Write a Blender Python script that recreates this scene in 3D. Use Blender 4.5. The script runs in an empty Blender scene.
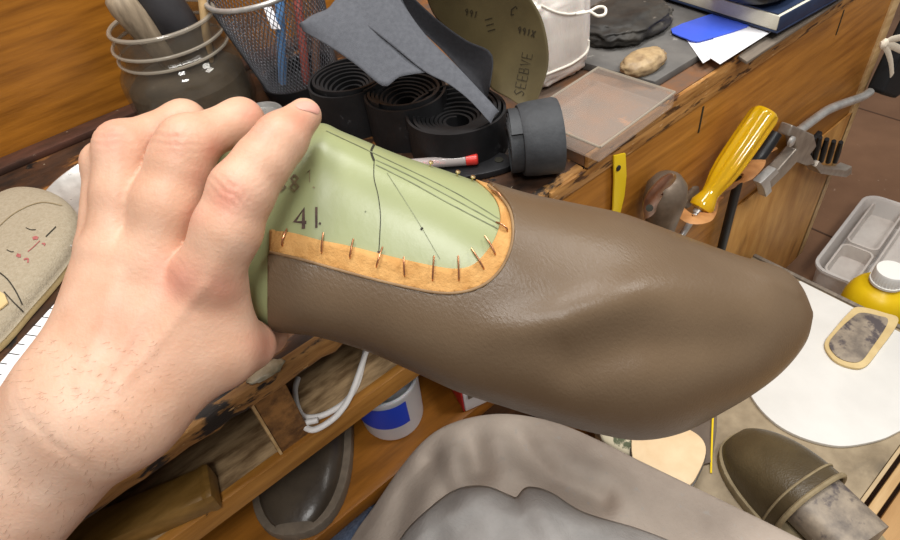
import bpy, bmesh, math, random
import numpy as np
from mathutils import Vector, noise
from mathutils.bvhtree import BVHTree
random.seed(7); rng = np.random.default_rng(7)
SC = bpy.context.scene
COL = SC.collection

# ------------------------------------------------------------------ camera
F = 610.0
_n = np.array([100.0, 630.0])
_down = np.array([_n[0], _n[1], F]); _down /= np.linalg.norm(_down)
_vx = np.array([1140.0, 0, F]); _vx[1] = -(F*F + _n[0]*_vx[0])/_n[1]
_X = _vx/np.linalg.norm(_vx); _Z = -_down; _Y = np.cross(_Z, _X)
MC = np.stack([_X, _Y, _Z])
CAM = np.array([0.0, 0.0, 0.80])
def ray(u, v): return MC @ np.array([(u-450)/F, (v-270)/F, 1.0])
def P(u, v, d): return CAM + d*ray(u, v)
def PZ(u, v, z):
    r = ray(u, v); return CAM + r*((z-CAM[2])/r[2])
def PY(u, v, y):
    r = ray(u, v); return CAM + r*((y-CAM[1])/r[1])
def uvd(p):
    c = (np.asarray(p)-CAM) @ MC
    return np.stack([c[..., 0]/c[..., 2]*F+450, c[..., 1]/c[..., 2]*F+270, c[..., 2]], -1)
cd = bpy.data.cameras.new('camera'); co = bpy.data.objects.new('camera', cd); COL.objects.link(co)
cd.sensor_width = 36; cd.lens = F/900*36; cd.clip_start = 0.01
from mathutils import Matrix
_m = Matrix.Identity(4)
for i in range(3):
    _m[i][0] = MC[i, 0]; _m[i][1] = -MC[i, 1]; _m[i][2] = -MC[i, 2]; _m[i][3] = CAM[i]
co.matrix_world = _m; SC.camera = co

ZT, ZB, YF, ZS, ZL, ZTAB = .515, .527, .258, .437, .325, .18

# ------------------------------------------------------------------ materials
def lin(c):
    o = []
    for x in c[:3]:
        x /= 255.0
        o.append(x/12.92 if x <= .04045 else ((x+.055)/1.055)**2.4)
    return (*o, 1.0)
def M(name, c1, c2=None, scale=20, stretch=(1, 1, 1), detail=6, lo=.35, hi=.65, rough=.55, rough2=None, bump=0, bscale=150,
      bstretch=(1, 1, 1), metal=0, spots=None, spec=.5, trans=0, ior=1.45, coat=0, alpha=1, sss=0, voro=0, attr=None, distort=0, blade=None):
    m = bpy.data.materials.new(name); m.use_nodes = True
    N = m.node_tree.nodes; L = m.node_tree.links
    b = N['Principled BSDF']
    tc = N.new('ShaderNodeTexCoord')
    def mapped(st):
        mp = N.new('ShaderNodeMapping'); mp.inputs['Scale'].default_value = st
        L.new(tc.outputs['Object'], mp.inputs['Vector']); return mp.outputs[0]
    def tex(sc, st, dt=6, dis=0):
        t = N.new('ShaderNodeTexNoise'); t.inputs['Scale'].default_value = sc; t.inputs['Detail'].default_value = dt
        t.inputs['Distortion'].default_value = dis; t.inputs['Roughness'].default_value = .6
        L.new(mapped(st), t.inputs['Vector']); return t.outputs['Fac']
    def ramp(src, stops):
        r = N.new('ShaderNodeValToRGB'); e = r.color_ramp.elements
        e[0].position, e[0].color = stops[0]; e[1].position, e[1].color = stops[-1]
        for p, c in stops[1:-1]:
            x = e.new(p); x.color = c
        L.new(src, r.inputs[0]); return r.outputs[0]
    colour = None
    if c2 is not None:
        fac = tex(scale, stretch, detail, distort)
        colour = ramp(fac, [(lo, lin(c1)), (hi, lin(c2))])
    def mix(fac, a, bcol):
        x = N.new('ShaderNodeMix'); x.data_type = 'RGBA'
        L.new(fac, x.inputs['Factor'])
        if a is None: x.inputs['A'].default_value = lin(c1)
        else: L.new(a, x.inputs['A'])
        x.inputs['B'].default_value = lin(bcol); return x.outputs['Result']
    for (sc, th, soft, bc, st) in (spots or []):
        f = ramp(tex(sc, st, 5), [(th, (0, 0, 0, 1)), (min(1, th+soft), (1, 1, 1, 1))])
        colour = mix(f, colour, bc)
    for (an, bc, amt) in (attr or []):
        a = N.new('ShaderNodeAttribute'); a.attribute_name = an
        mm = N.new('ShaderNodeMath'); mm.operation = 'MULTIPLY'; mm.inputs[1].default_value = amt
        L.new(a.outputs['Fac'], mm.inputs[0])
        colour = mix(mm.outputs[0], colour, bc)
    if colour is None: b.inputs['Base Color'].default_value = lin(c1)
    else: L.new(colour, b.inputs['Base Color'])
    b.inputs['Roughness'].default_value = rough
    if rough2 is not None:
        r = N.new('ShaderNodeMapRange'); r.inputs['To Min'].default_value = rough; r.inputs['To Max'].default_value = rough2
        r.inputs['From Min'].default_value = .3; r.inputs['From Max'].default_value = .7
        L.new(tex(scale*2.3, stretch, 4), r.inputs['Value']); L.new(r.outputs[0], b.inputs['Roughness'])
    b.inputs['Metallic'].default_value = metal; b.inputs['IOR'].default_value = ior
    b.inputs['Specular IOR Level'].default_value = spec
    b.inputs['Transmission Weight'].default_value = trans; b.inputs['Coat Weight'].default_value = coat
    b.inputs['Alpha'].default_value = alpha
    if sss:
        b.inputs['Subsurface Weight'].default_value = sss; b.inputs['Subsurface Scale'].default_value = .004
        b.inputs['Subsurface Radius'].default_value = (1, .35, .2)
    prev = None
    if bump:
        bn = N.new('ShaderNodeBump'); bn.inputs['Strength'].default_value = bump; bn.inputs['Distance'].default_value = .001
        L.new(tex(bscale, bstretch, 4), bn.inputs['Height']); prev = bn
    if voro:
        v = N.new('ShaderNodeTexVoronoi'); v.inputs['Scale'].default_value = voro; v.feature = 'SMOOTH_F1'
        L.new(mapped(bstretch), v.inputs['Vector'])
        bn = N.new('ShaderNodeBump'); bn.inputs['Strength'].default_value = .35; bn.inputs['Distance'].default_value = .0006
        L.new(v.outputs['Distance'], bn.inputs['Height'])
        if prev: L.new(prev.outputs[0], bn.inputs['Normal'])
        prev = bn
    if prev: L.new(prev.outputs[0], b.inputs['Normal'])
    return m

GX = (1.2, 14, 14)
MT = dict(
    wall=M('orange_wood', (122, 72, 14), (180, 116, 36), 9, (1.0, 9, 13), lo=.3, hi=.68, rough=.38, bump=.15, bscale=60, bstretch=(1, 10, 14),
           spots=[(3.2, .64, .12, (96, 48, 12), (1, 4, 7)), (40, .72, .05, (80, 40, 14), (1, 1, 1))]),
    panel=M('bench_panel_wood', (126, 76, 20), (184, 124, 50), 8, (.9, 8, 12), lo=.28, hi=.7, rough=.42, bump=.2, bscale=60, bstretch=(1, 8, 12),
            spots=[(6, .62, .14, (104, 60, 24), (1, 2, 4)), (60, .73, .03, (216, 180, 130), (1, 1, 2))]),
    leg=M('worn_pale_panel', (160, 106, 46), (208, 158, 90), 10, (5, 8, 1.2), lo=.28, hi=.72, rough=.5, bump=.2, bscale=50,
          spots=[(8, .6, .15, (120, 80, 40), (3, 3, 1))]),
    top=M('grimy_worktop', (34, 24, 18), (92, 58, 34), 14, (1, 2.2, 1), lo=.36, hi=.72, rough=.45, rough2=.75, bump=.6, bscale=90,
          spots=[(15, .55, .07, (148, 98, 48), (1, 2, 1)), (40, .6, .04, (22, 18, 16), (1, 1, 1)), (7, .66, .08, (70, 34, 26), (1, 2, 1)), (150, .70, .03, (196, 180, 156), (1, 1, 1))]),
    edge=M('worn_wood_edge', (126, 84, 38), (188, 138, 76), 26, (1, 6, 9), lo=.3, hi=.7, rough=.6, bump=.6, bscale=90, bstretch=(1, 5, 8),
           spots=[(26, .52, .05, (36, 26, 18), (1, 2, 3)), (60, .66, .04, (206, 168, 110), (1, 3, 3))]),
    board=M('stained_board', (128, 86, 54), (98, 82, 70), 34, (1, 1, 1), lo=.35, hi=.6, rough=.5, bump=.3, bscale=80,
            spots=[(16, .56, .05, (88, 80, 74), (1, 1, 1)), (30, .64, .06, (176, 116, 62), (1, 1, 1))]),
    boardedge=M('board_edge_wood', (142, 94, 42), (190, 140, 80), 26, (1, 8, 8), rough=.5, bump=.5, bscale=90, spots=[(30, .55, .06, (74, 46, 24), (1, 2, 5)), (60, .64, .04, (216, 182, 136), (1, 6, 6))]),
    shelf=M('shelf_wood', (132, 84, 26), (184, 130, 60), 10, (1, 9, 9), lo=.3, hi=.7, rough=.45, bump=.3, bscale=70, bstretch=(1, 8, 8),
            spots=[(14, .6, .08, (70, 44, 22), (1, 2, 2)), (70, .7, .03, (36, 24, 14), (1, 1, 1))]),
    shelfpale=M('scuffed_shelf_wood', (176, 148, 110), (104, 80, 52), 22, (1.4, 6, 3), lo=.36, hi=.62, rough=.55, bump=.3, bscale=70),
    lower=M('lower_shelf_wood', (104, 62, 14), (158, 100, 32), 9, (1.1, 9, 9), lo=.3, hi=.7, rough=.4, bump=.2, bscale=70, bstretch=(1, 8, 8)),
    rough=M('rough_end_grain', (92, 60, 28), (150, 104, 54), 90, (1, 1, 1), lo=.36, hi=.62, rough=.8, bump=1, bscale=260),
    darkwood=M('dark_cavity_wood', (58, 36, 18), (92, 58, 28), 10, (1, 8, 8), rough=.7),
    floor=M('brown_floor', (108, 77, 54), (130, 96, 70), 5, (1, 1, 1), rough=.5, spots=[(120, .68, .05, (150, 126, 106), (1, 1, 1))]),
    table=M('stained_table_top', (124, 108, 84), (168, 150, 122), 26, (1, 1, 1), lo=.3, hi=.68, rough=.6, bump=.25, bscale=90,
            spots=[(9, .58, .12, (102, 90, 72), (1, 1.6, 1)), (60, .68, .05, (88, 78, 62), (1, 1, 1))]),
    tableedge=M('pale_table_edge', (170, 146, 110), (196, 172, 134), 20, (1, 8, 8), rough=.6),
    palewood=M('pale_rail_wood', (178, 142, 94), (204, 172, 124), 12, (1, 10, 10), rough=.5),
    tan=M('tan_board', (164, 124, 76), (184, 144, 94), 8, (1, 6, 3), rough=.6),
    white=M('white_board', (222, 219, 213), (212, 209, 203), 14, rough=.5),
    green=M('green_last_plastic', (153, 159, 116), (140, 147, 103), 12, (1, 1, 1), lo=.3, hi=.72, rough=.33, bump=.10, bscale=160, bstretch=(1, 1, .2),
            spots=[(140, .74, .04, (112, 118, 84), (1, 1, 1))]),
    leather=M('taupe_leather', (97, 78, 58), (107, 88, 67), 14, (1, 1, 1), lo=.3, hi=.7, rough=.33, rough2=.42, bump=.22, bscale=520, bstretch=(1.8, .7, 1),
              spots=[(300, .76, .03, (150, 132, 108), (1, 1, 1))]),
    lining=M('tan_suede_strip', (206, 158, 96), (184, 134, 74), 120, rough=.9, bump=.7, bscale=500),
    binding=M('leather_edge', (120, 92, 62), (150, 120, 84), 60, rough=.5),
    copper=M('copper_nail', (196, 140, 104), rough=.32, metal=1),
    brass=M('nail_head', (220, 196, 150), rough=.3, metal=1),
    ink=M('dark_marker_ink', (58, 40, 34), (84, 62, 50), 200, rough=.6),
    inkf=M('faded_marker_ink', (104, 88, 66), (140, 128, 94), 220, rough=.6),
    pencil=M('grey_pencil', (104, 108, 84), (136, 142, 108), 150, rough=.6),
    crack=M('dark_crack', (40, 38, 28), rough=.8),
    redink=M('red_pencil', (150, 70, 70), (176, 110, 104), 300, rough=.8),
    skin=M('skin', (212, 171, 145), (202, 157, 130), 60, (1, 1, 1), lo=.3, hi=.7, rough=.44, bump=.24, bscale=600, sss=.10, spec=.4,
           attr=[('red', (200, 112, 94), .62), ('pale', (232, 204, 182), .7)]),
    nail=M('fingernail', (216, 160, 144), rough=.42, spec=.3),
    hair=M('fine_dark_hair', (164, 126, 100), rough=.6),
    suede=M('grey_suede', (160, 146, 134), (192, 178, 164), 14, (1, 1, 1), lo=.28, hi=.7, rough=.9, bump=.5, bscale=420,
            spots=[(150, .62, .1, (172, 164, 156), (1, 1, 1))]),
    suede2=M('pale_suede', (150, 146, 142), (182, 178, 174), 26, (1, 1, 1), lo=.28, hi=.7, rough=.85, bump=.6, bscale=300, bstretch=(1, 1, 4)),
    denim=M('blue_denim', (70, 84, 108), (104, 118, 142), 300, rough=.9),
    felt=M('grey_beige_felt', (160, 147, 124), (172, 160, 138), 400, rough=.95, bump=.8, bscale=700),
    cream=M('cream_leather', (214, 190, 138), (196, 170, 118), 40, rough=.7),
    cork=M('pale_insole', (228, 204, 166), (212, 180, 138), 24, lo=.34, hi=.7, rough=.7, spots=[(30, .64, .08, (158, 116, 78), (1, 1, 1))]),
    olive=M('dark_olive_leather', (74, 62, 42), (88, 75, 52), 24, rough=.4, bump=.3, bscale=200, voro=700),
    welt=M('pale_welt', (152, 136, 104), (128, 112, 84), 60, rough=.7, bump=.4, bscale=300),
    mottle=M('mottled_grey_last', (112, 102, 92), (158, 144, 126), 60, lo=.36, hi=.66, rough=.5, spots=[(44, .54, .08, (84, 76, 76), (1, 1, 1))]),
    dkleather=M('dark_grey_leather', (58, 50, 42), (76, 66, 54), 30, rough=.32, bump=.2, bscale=200),
    steel=M('scratched_steel', (200, 197, 192), (172, 170, 166), 60, rough=.26, metal=.5, rough2=.42),
    cast=M('grey_cast_metal', (168, 158, 146), (138, 128, 118), 60, rough=.42, metal=.5),
    darkmetal=M('dark_metal', (44, 44, 46), (60, 60, 62), 40, rough=.4, metal=.6),
    wire=M('silver_wire', (118, 120, 126), rough=.35, metal=.6),
    rubber=M('black_rubber', (17, 17, 19), (30, 30, 32), 40, rough=.6, bump=.2, bscale=300, spots=[(70, .66, .08, (70, 70, 72), (1, 1, 1))]),
    rubberg=M('grey_black_rubber', (44, 46, 49), (70, 72, 75), 40, lo=.3, hi=.7, rough=.62, bump=.3, bscale=300),
    sand=M('grey_sandpaper', (84, 86, 92), (94, 96, 102), 300, rough=.85, bump=.4, bscale=1500),
    sandd=M('dark_sandpaper', (34, 34, 38), (42, 42, 46), 300, rough=.85, bump=.4, bscale=1500),
    gold=M('shaded_olive_paper', (92, 80, 50), (80, 69, 42), 30, rough=.65),  # base colour darkened to carry the shadow lying on the sheet
    goldink=M('brown_print', (44, 36, 20), rough=.7),
    bag=M('white_plastic', (224, 216, 208), (206, 196, 188), 20, rough=.3, bump=.9, bscale=40, bstretch=(3, 3, 1), sss=.1),
    string=M('white_string', (232, 226, 214), rough=.8),
    acrylic=M('clear_acrylic', (206, 188, 174), rough=.08, spec=1.0, alpha=.24),
    glass=M('jar_glass', (96, 86, 72), rough=.06, spec=1.0, alpha=.36),
    ring=M('glass_edge_highlight', (176, 166, 150), rough=.1, spec=.8, alpha=.55),  # paler than the jar glass: edge highlights put into the colour
    murk=M('murky_contents', (36, 30, 24), (92, 80, 64), 30, rough=.6, bump=.6, bscale=80, spots=[(60, .68, .03, (170, 164, 154), (1, 1, 1)), (16, .72, .03, (60, 70, 130), (1, 1, 1))]),
    slate=M('slate', (108, 105, 101), (84, 82, 80), 24, rough=.7, bump=.6, bscale=60, spots=[(60, .66, .05, (140, 136, 130), (1, 1, 1))]),
    lava=M('black_stone', (34, 32, 30), (66, 62, 56), 24, rough=.6, bump=.9, bscale=70, spots=[(36, .62, .06, (128, 120, 110), (1, 1, 1))]),
    ystone=M('yellow_stone', (188, 162, 122), (140, 116, 88), 90, rough=.45, bump=.6, bscale=120, spots=[(50, .62, .05, (214, 160, 50), (1, 1, 1)), (44, .66, .05, (84, 72, 58), (1, 1, 1))]),
    blue=M('blue_card', (66, 96, 214), rough=.35),
    paper=M('white_paper', (236, 236, 240), rough=.7),
    navy=M('navy_cover', (34, 46, 72), (40, 54, 82), 60, rough=.4),
    pages=M('book_pages', (226, 222, 204), (206, 200, 180), 300, (1, 1, 30), rough=.8),
    black=M('black_fabric', (16, 17, 20), rough=.8, bump=.3, bscale=200),
    blackp=M('black_plastic', (26, 26, 28), rough=.4),
    ribbon=M('off_white_ribbon', (222, 210, 190), rough=.8),
    amber=M('amber_plastic', (226, 178, 16), rough=.10, trans=.35, ior=1.45, coat=.5),
    yellow=M('yellow_plastic', (240, 206, 36), rough=.4),
    ybottle=M('yellow_bottle_plastic', (232, 196, 24), (222, 182, 18), 20, rough=.35, spec=.4),
    cap=M('white_cap_plastic', (238, 236, 230), rough=.4),
    frost=M('frosted_plastic', (226, 222, 218), rough=.3, alpha=.55),
    frostin=M('pale_plastic_tray', (226, 218, 210), (208, 198, 190), 30, rough=.4, alpha=.55),
    tanstrap=M('tan_leather_strap', (190, 136, 84), (160, 108, 62), 40, rough=.6),
    oldtool=M('worn_brown_metal', (96, 84, 72), (128, 112, 96), 60, lo=.3, hi=.7, rough=.45, metal=.4, bump=.4, bscale=200),
    coppertip=M('aged_copper', (150, 106, 82), (120, 84, 66), 50, rough=.35, metal=.7),
    cord=M('white_cord', (226, 222, 218), rough=.5),
    tub=M('white_tub_plastic', (222, 222, 226), rough=.4, sss=.1),
    bluelabel=M('blue_label', (28, 66, 190), rough=.45),
    red=M('red_print', (196, 32, 42), rough=.4),
    redp=M('red_pen_plastic', (214, 60, 52), rough=.3),
    clear=M('clear_pen_plastic', (224, 214, 210), rough=.15, trans=.5, ior=1.3),
    handlewood=M('hammer_wood', (98, 70, 26), (140, 106, 54), 14, (2, 9, 9), lo=.3, hi=.7, rough=.4, bump=.1, bscale=60),
    greywood=M('weathered_wood', (104, 94, 84), (134, 122, 108), 20, (1, 8, 8), rough=.7, bump=.3, bscale=60),
    toolwood=M('pale_tool_wood', (168, 150, 126), (128, 112, 92), 30, (6, 6, 1), rough=.6),
    toolblack=M('black_tool_handle', (38, 36, 38), (56, 54, 56), 30, rough=.5),
    camo=M('green_cream_fabric', (194, 184, 158), (86, 92, 70), 60, lo=.5, hi=.56, rough=.9),
    grime=M('dark_ledge', (52, 34, 26), (84, 52, 40), 20, (1, 3, 3), rough=.5, bump=.4, bscale=90, spots=[(120, .68, .04, (170, 150, 130), (1, 1, 1))]),
)

# ------------------------------------------------------------------ mesh helpers
LOC = {}
def tag(o, label=None, cat=None, group=None, kind=None):
    if label: o['label'] = label
    if cat: o['category'] = cat
    if group: o['group'] = group
    if kind: o['kind'] = kind
    return o
def thing(name, label, cat, loc, group=None):
    o = bpy.data.objects.new(name, None); o.empty_display_size = .02; COL.objects.link(o)
    o.location = [float(x) for x in loc]; LOC[o.name] = np.array(loc, float)
    return tag(o, label, cat, group)
def mk(name, VF, mat, parent=None, loc=None, angle=40, label=None, cat=None, group=None, kind=None, recalc=True):
    V, Fc = VF
    V = np.asarray(V, float).reshape(-1, 3)
    if parent is not None: base = LOC[parent.name]
    elif loc is not None: base = np.array(loc, float)
    else: base = np.array([V[:, 0].mean(), V[:, 1].mean(), V[:, 2].min()])
    me = bpy.data.meshes.new(name)
    me.from_pydata((V-base).tolist(), [], [list(map(int, f)) for f in Fc])
    if recalc:
        bm = bmesh.new(); bm.from_mesh(me); bmesh.ops.recalc_face_normals(bm, faces=bm.faces); bm.to_mesh(me); bm.free()
    me.polygons.foreach_set('use_smooth', [True]*len(me.polygons))
    if angle is not None: me.set_sharp_from_angle(angle=math.radians(angle))
    me.materials.append(mat if not isinstance(mat, str) else MT[mat])
    o = bpy.data.objects.new(name, me); COL.objects.link(o)
    if parent is not None: o.parent = parent
    else: o.location = base.tolist()
    LOC[o.name] = base
    return tag(o, label, cat, group, kind)
def join(*ms):
    V = []; Fc = []; n = 0
    for v, f in ms:
        V.append(np.asarray(v, float)); Fc += [[i+n for i in q] for q in f]; n += len(v)
    return np.concatenate(V), Fc
def bmout(bm):
    bm.verts.index_update()
    r = np.array([v.co[:] for v in bm.verts]), [[v.index for v in f.verts] for f in bm.faces]
    bm.free(); return r
def box(x0, x1, y0, y1, z0, z1, bev=.0015, seg=2):
    bm = bmesh.new(); bmesh.ops.create_cube(bm, size=1)
    for v in bm.verts:
        v.co = Vector(((x0+x1)/2+v.co.x*(x1-x0), (y0+y1)/2+v.co.y*(y1-y0), (z0+z1)/2+v.co.z*(z1-z0)))
    if bev: bmesh.ops.bevel(bm, geom=bm.edges[:], offset=bev, segments=seg, affect='EDGES', profile=.6)
    return bmout(bm)
def obox(c, ax, ay, az, sx, sy, sz, bev=.001):
    V, Fc = box(-sx/2, sx/2, -sy/2, sy/2, -sz/2, sz/2, bev)
    A = np.stack([ax, ay, az]); return V @ A + np.array(c), Fc
def nrm(v): v = np.asarray(v, float); return v/(np.linalg.norm(v)+1e-12)
def prism(pts, vec, bev=.0008, seg=2):
    bm = bmesh.new(); vs = [bm.verts.new(p) for p in pts]; f = bm.faces.new(vs)
    r = bmesh.ops.extrude_face_region(bm, geom=[f])
    for g in r['geom']:
        if isinstance(g, bmesh.types.BMVert): g.co += Vector(vec)
    bmesh.ops.recalc_face_normals(bm, faces=bm.faces)
    if bev: bmesh.ops.bevel(bm, geom=[e for e in bm.edges], offset=bev, segments=seg, affect='EDGES', profile=.6, clamp_overlap=True)
    bmesh.ops.triangulate(bm, faces=[f for f in bm.faces if len(f.verts) > 4])
    return bmout(bm)
def smooth(pts, n=8, closed=False):
    p = [np.asarray(q, float) for q in pts]; out = []; N = len(p)
    for i in range(N if closed else N-1):
        if closed: a, b, c, d = p[(i-1) % N], p[i], p[(i+1) % N], p[(i+2) % N]
        else: a, b, c, d = p[max(i-1, 0)], p[i], p[i+1], p[min(i+2, N-1)]
        for k in range(n):
            t = k/n
            out.append(.5*((2*b)+(c-a)*t+(2*a-5*b+4*c-d)*t*t+(3*b-a-3*c+d)*t**3))
    if not closed: out.append(p[-1])
    return out
def tube(pts, r, n=10, flat=1.0, up=None, caps=True, closed=False):
    pts = [np.asarray(p, float) for p in pts]; N = len(pts)
    rr = [r]*N if np.isscalar(r) else list(r)
    V = []; Fc = []; prev = None
    for i in range(N):
        if closed: t = nrm(pts[(i+1) % N]-pts[i-1])
        else: t = nrm(pts[min(i+1, N-1)]-pts[max(i-1, 0)])
        if up is not None: a = nrm(np.cross(t, up))
        elif prev is None: a = nrm(np.cross(t, [0.3, .1, 1] if abs(t[2]) < .9 else [1, .2, 0]))
        else: a = nrm(prev-t*np.dot(prev, t))
        prev = a; b = np.cross(t, a)
        for k in range(n):
            th = 2*math.pi*k/n
            V.append(pts[i]+rr[i]*(math.cos(th)*a+flat*math.sin(th)*b))
    for i in range(N if closed else N-1):
        j = (i+1) % N
        for k in range(n):
            Fc.append([i*n+k, i*n+(k+1) % n, j*n+(k+1) % n, j*n+k])
    if caps and not closed:
        Fc.append(list(range(n))[::-1]); Fc.append([(N-1)*n+k for k in range(n)])
    return np.array(V), Fc
def lathe(prof, n=40, c=(0, 0, 0), ax=None, flute=None):
    c = np.array(c, float)
    az = np.array([0, 0, 1.0]) if ax is None else nrm(ax)
    a = nrm(np.cross(az, [.3, 1, .1] if abs(az[1]) < .9 else [1, 0, 0])); b = np.cross(az, a)
    V = []; Fc = []
    for i, (r, z) in enumerate(prof):
        for k in range(n):
            th = 2*math.pi*k/n; q = r
            if flute: q = r*(1-flute[0](i)*(.5+.5*math.cos(th*flute[1])))
            V.append(c+az*z+q*(math.cos(th)*a+math.sin(th)*b))
    for i in range(len(prof)-1):
        for k in range(n): Fc.append([i*n+k, i*n+(k+1) % n, (i+1)*n+(k+1) % n, (i+1)*n+k])
    if prof[0][0] > 1e-6: Fc.append(list(range(n))[::-1])
    if prof[-1][0] > 1e-6: Fc.append([(len(prof)-1)*n+k for k in range(n)])
    return np.array(V), Fc
def grid(P3):
    P3 = np.asarray(P3, float); a, b = P3.shape[:2]
    return P3.reshape(-1, 3), [[i*b+j, i*b+j+1, (i+1)*b+j+1, (i+1)*b+j] for i in range(a-1) for j in range(b-1)]
def coons(top, bot, n=24, m=24, bulge=None):
    """sheet between two edge polylines (world points)"""
    def rs(pl, k):
        pl = np.array(smooth(pl, 8)); s = np.r_[0, np.cumsum(np.linalg.norm(np.diff(pl, axis=0), axis=1))]; s /= s[-1]
        t = np.linspace(0, 1, k); return np.stack([np.interp(t, s, pl[:, i]) for i in range(3)], 1)
    a, b = rs(top, n), rs(bot, n); G = np.zeros((m, n, 3))
    for j in range(m):
        t = j/(m-1); G[j] = a*(1-t)+b*t
        if bulge is not None: G[j] += np.array(bulge)*math.sin(math.pi*t)
    return G
def dome(outl, z0, h, rings=10, p=2.2, lip=.0, tilt=(0, 0)):
    O = np.array(outl, float)[:, :2]; c = O.mean(0); n = len(O); V = []; Fc = []
    V += [[x, y, z0] for x, y in O]
    for i in range(rings+1):
        a = (math.pi/2)*i/rings*.985; s = abs(math.cos(a))**(2/p); z = abs(math.sin(a))**(2/p)
        for x, y in O:
            X, Y = c[0]+(x-c[0])*s, c[1]+(y-c[1])*s
            V.append([X, Y, z0+lip+h*z*(1+tilt[0]*(X-c[0])+tilt[1]*(Y-c[1]))])
    for i in range(rings+1):
        for k in range(n): Fc.append([i*n+k, i*n+(k+1) % n, (i+1)*n+(k+1) % n, (i+1)*n+k])
    Fc.append(list(range(n))[::-1]); Fc.append([(rings+1)*n+k for k in range(n)])
    return np.array(V), Fc
def plate(outl, z0, h, bev=.001):
    return prism([(x, y, z0) for x, y in np.array(outl)[:, :2]], (0, 0, h), bev)
def scale2(outl, s, dx=0, dy=0):
    O = np.array(outl, float)[:, :2]; c = O.mean(0); return c+(O-c)*s+[dx, dy]
def shrink(outl, d):
    O = np.array(outl, float)[:, :2]; n = len(O); out = []
    A = .5*sum(O[i][0]*O[(i+1) % n][1]-O[(i+1) % n][0]*O[i][1] for i in range(n)); sg = 1 if A > 0 else -1
    for i in range(n):
        t = nrm(O[(i+1) % n]-O[i-1]); out.append(O[i]+sg*d*np.array([-t[1], t[0]]))
    return np.array(out)
def blob(c, r, sub=4, amp=.1, fr=3, flat=2.0, seed=0, ax=None):
    bm = bmesh.new(); bmesh.ops.create_icosphere(bm, subdivisions=sub, radius=1)
    for v in bm.verts:
        q = v.co.normalized(); d = 1+amp*noise.fractal(q*fr+Vector((seed, 0, 0)), 1.0, 2.0, 4)
        q = Vector([math.copysign(abs(x)**(2/flat if flat > 2 else 1), x) for x in q]) if flat > 2 else q
        v.co = Vector((q.x*r[0]*d, q.y*r[1]*d, q.z*r[2]*d))
    V, Fc = bmout(bm)
    if ax is not None: V = V @ np.array(ax)
    return V+np.array(c), Fc
def bvh(VF): return BVHTree.FromPolygons([tuple(v) for v in VF[0]], [tuple(map(int, f)) for f in VF[1]])
def hit(B, u, v, off=.0003):
    d = nrm(ray(u, v)); h = B.ray_cast(Vector(CAM), Vector(d))
    if h[0] is None: return None
    n = np.array(h[1]);
    if n @ d > 0: n = -n
    return np.array(h[0])+n*off
def stroke(B, pts, w, off=.0004, n=6, sm=True):
    pp = smooth([np.array(p, float) for p in pts], n) if sm else [np.array(p, float) for p in pts]
    L = []; 
    for i, p in enumerate(pp):
        t = nrm(pp[min(i+1, len(pp)-1)]-pp[max(i-1, 0)]); q = np.array([-t[1], t[0]])*w/2
        a, b = hit(B, *(p-q), off), hit(B, *(p+q), off)
        if a is not None and b is not None: L.append([a, b])
    return grid(np.array(L)) if len(L) > 1 else None
def text_strokes(s):  # simple single-stroke letters in a 0..1 x 0..1.4 box (y down)
    D = {'1': [[(.2, .3), (.55, 0), (.55, 1.4)]], '8': [[(.5, 0), (.9, .3), (.5, .65), (.05, 1.05), (.5, 1.4), (.95, 1.05), (.5, .65), (.1, .3), (.5, 0)]],
         '4': [[(.75, 1.4), (.75, 0), (.0, .95), (1, .95)]], '9': [[(.9, .4), (.5, .75), (.1, .4), (.5, 0), (.9, .4), (.8, 1.4)]],
         'X': [[(0, 0), (1, 1.4)], [(1, 0), (0, 1.4)]], 'C': [[(.95, .2), (.5, 0), (.05, .7), (.5, 1.4), (.95, 1.15)]],
         'S': [[(.95, .15), (.5, 0), (.1, .35), (.9, 1.0), (.5, 1.4), (.05, 1.2)]], 'E': [[(1, 0), (0, 0), (0, 1.4), (1, 1.4)], [(0, .7), (.8, .7)]],
         'B': [[(0, 1.4), (0, 0), (.7, .05), (.75, .6), (0, .7), (.9, .8), (.9, 1.3), (0, 1.4)]], 'V': [[(0, 0), (.5, 1.4), (1, 0)]],
         'I': [[(.5, 0), (.5, 1.4)]], 'P': [[(0, 1.4), (0, 0), (.9, .1), (.9, .6), (0, .7)]]}
    return [D.get(ch, []) for ch in s]

# ------------------------------------------------------------------ the setting
WY = PZ(0, 165, ZT)[1]
mk('wall_back', box(-.6, 1.6, WY, WY+.02, 0, 1.15, 0), 'wall', kind='structure')
mk('floor', box(-1.2, 2.6, -1.2, 1.6, -.03, 0, 0), 'floor', kind='structure')
mk('trim_1', box(-.5, 1.2, WY-.024, WY-.0005, ZT, ZT+.007, .002), 'grime', kind='structure')
for i, (x, y) in enumerate([(1.0, 0), (1.45, 0)]):
    mk('trim_%d' % (i+2), box(x, x+.004, -.8, WY-.03, 0, .0006, 0), M('floor_seam', (78, 56, 42), rough=.8), kind='structure')

XR = .905                       # right end of the bench
XS = PZ(597, 160, ZB)[0]        # where the raised board starts
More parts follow.
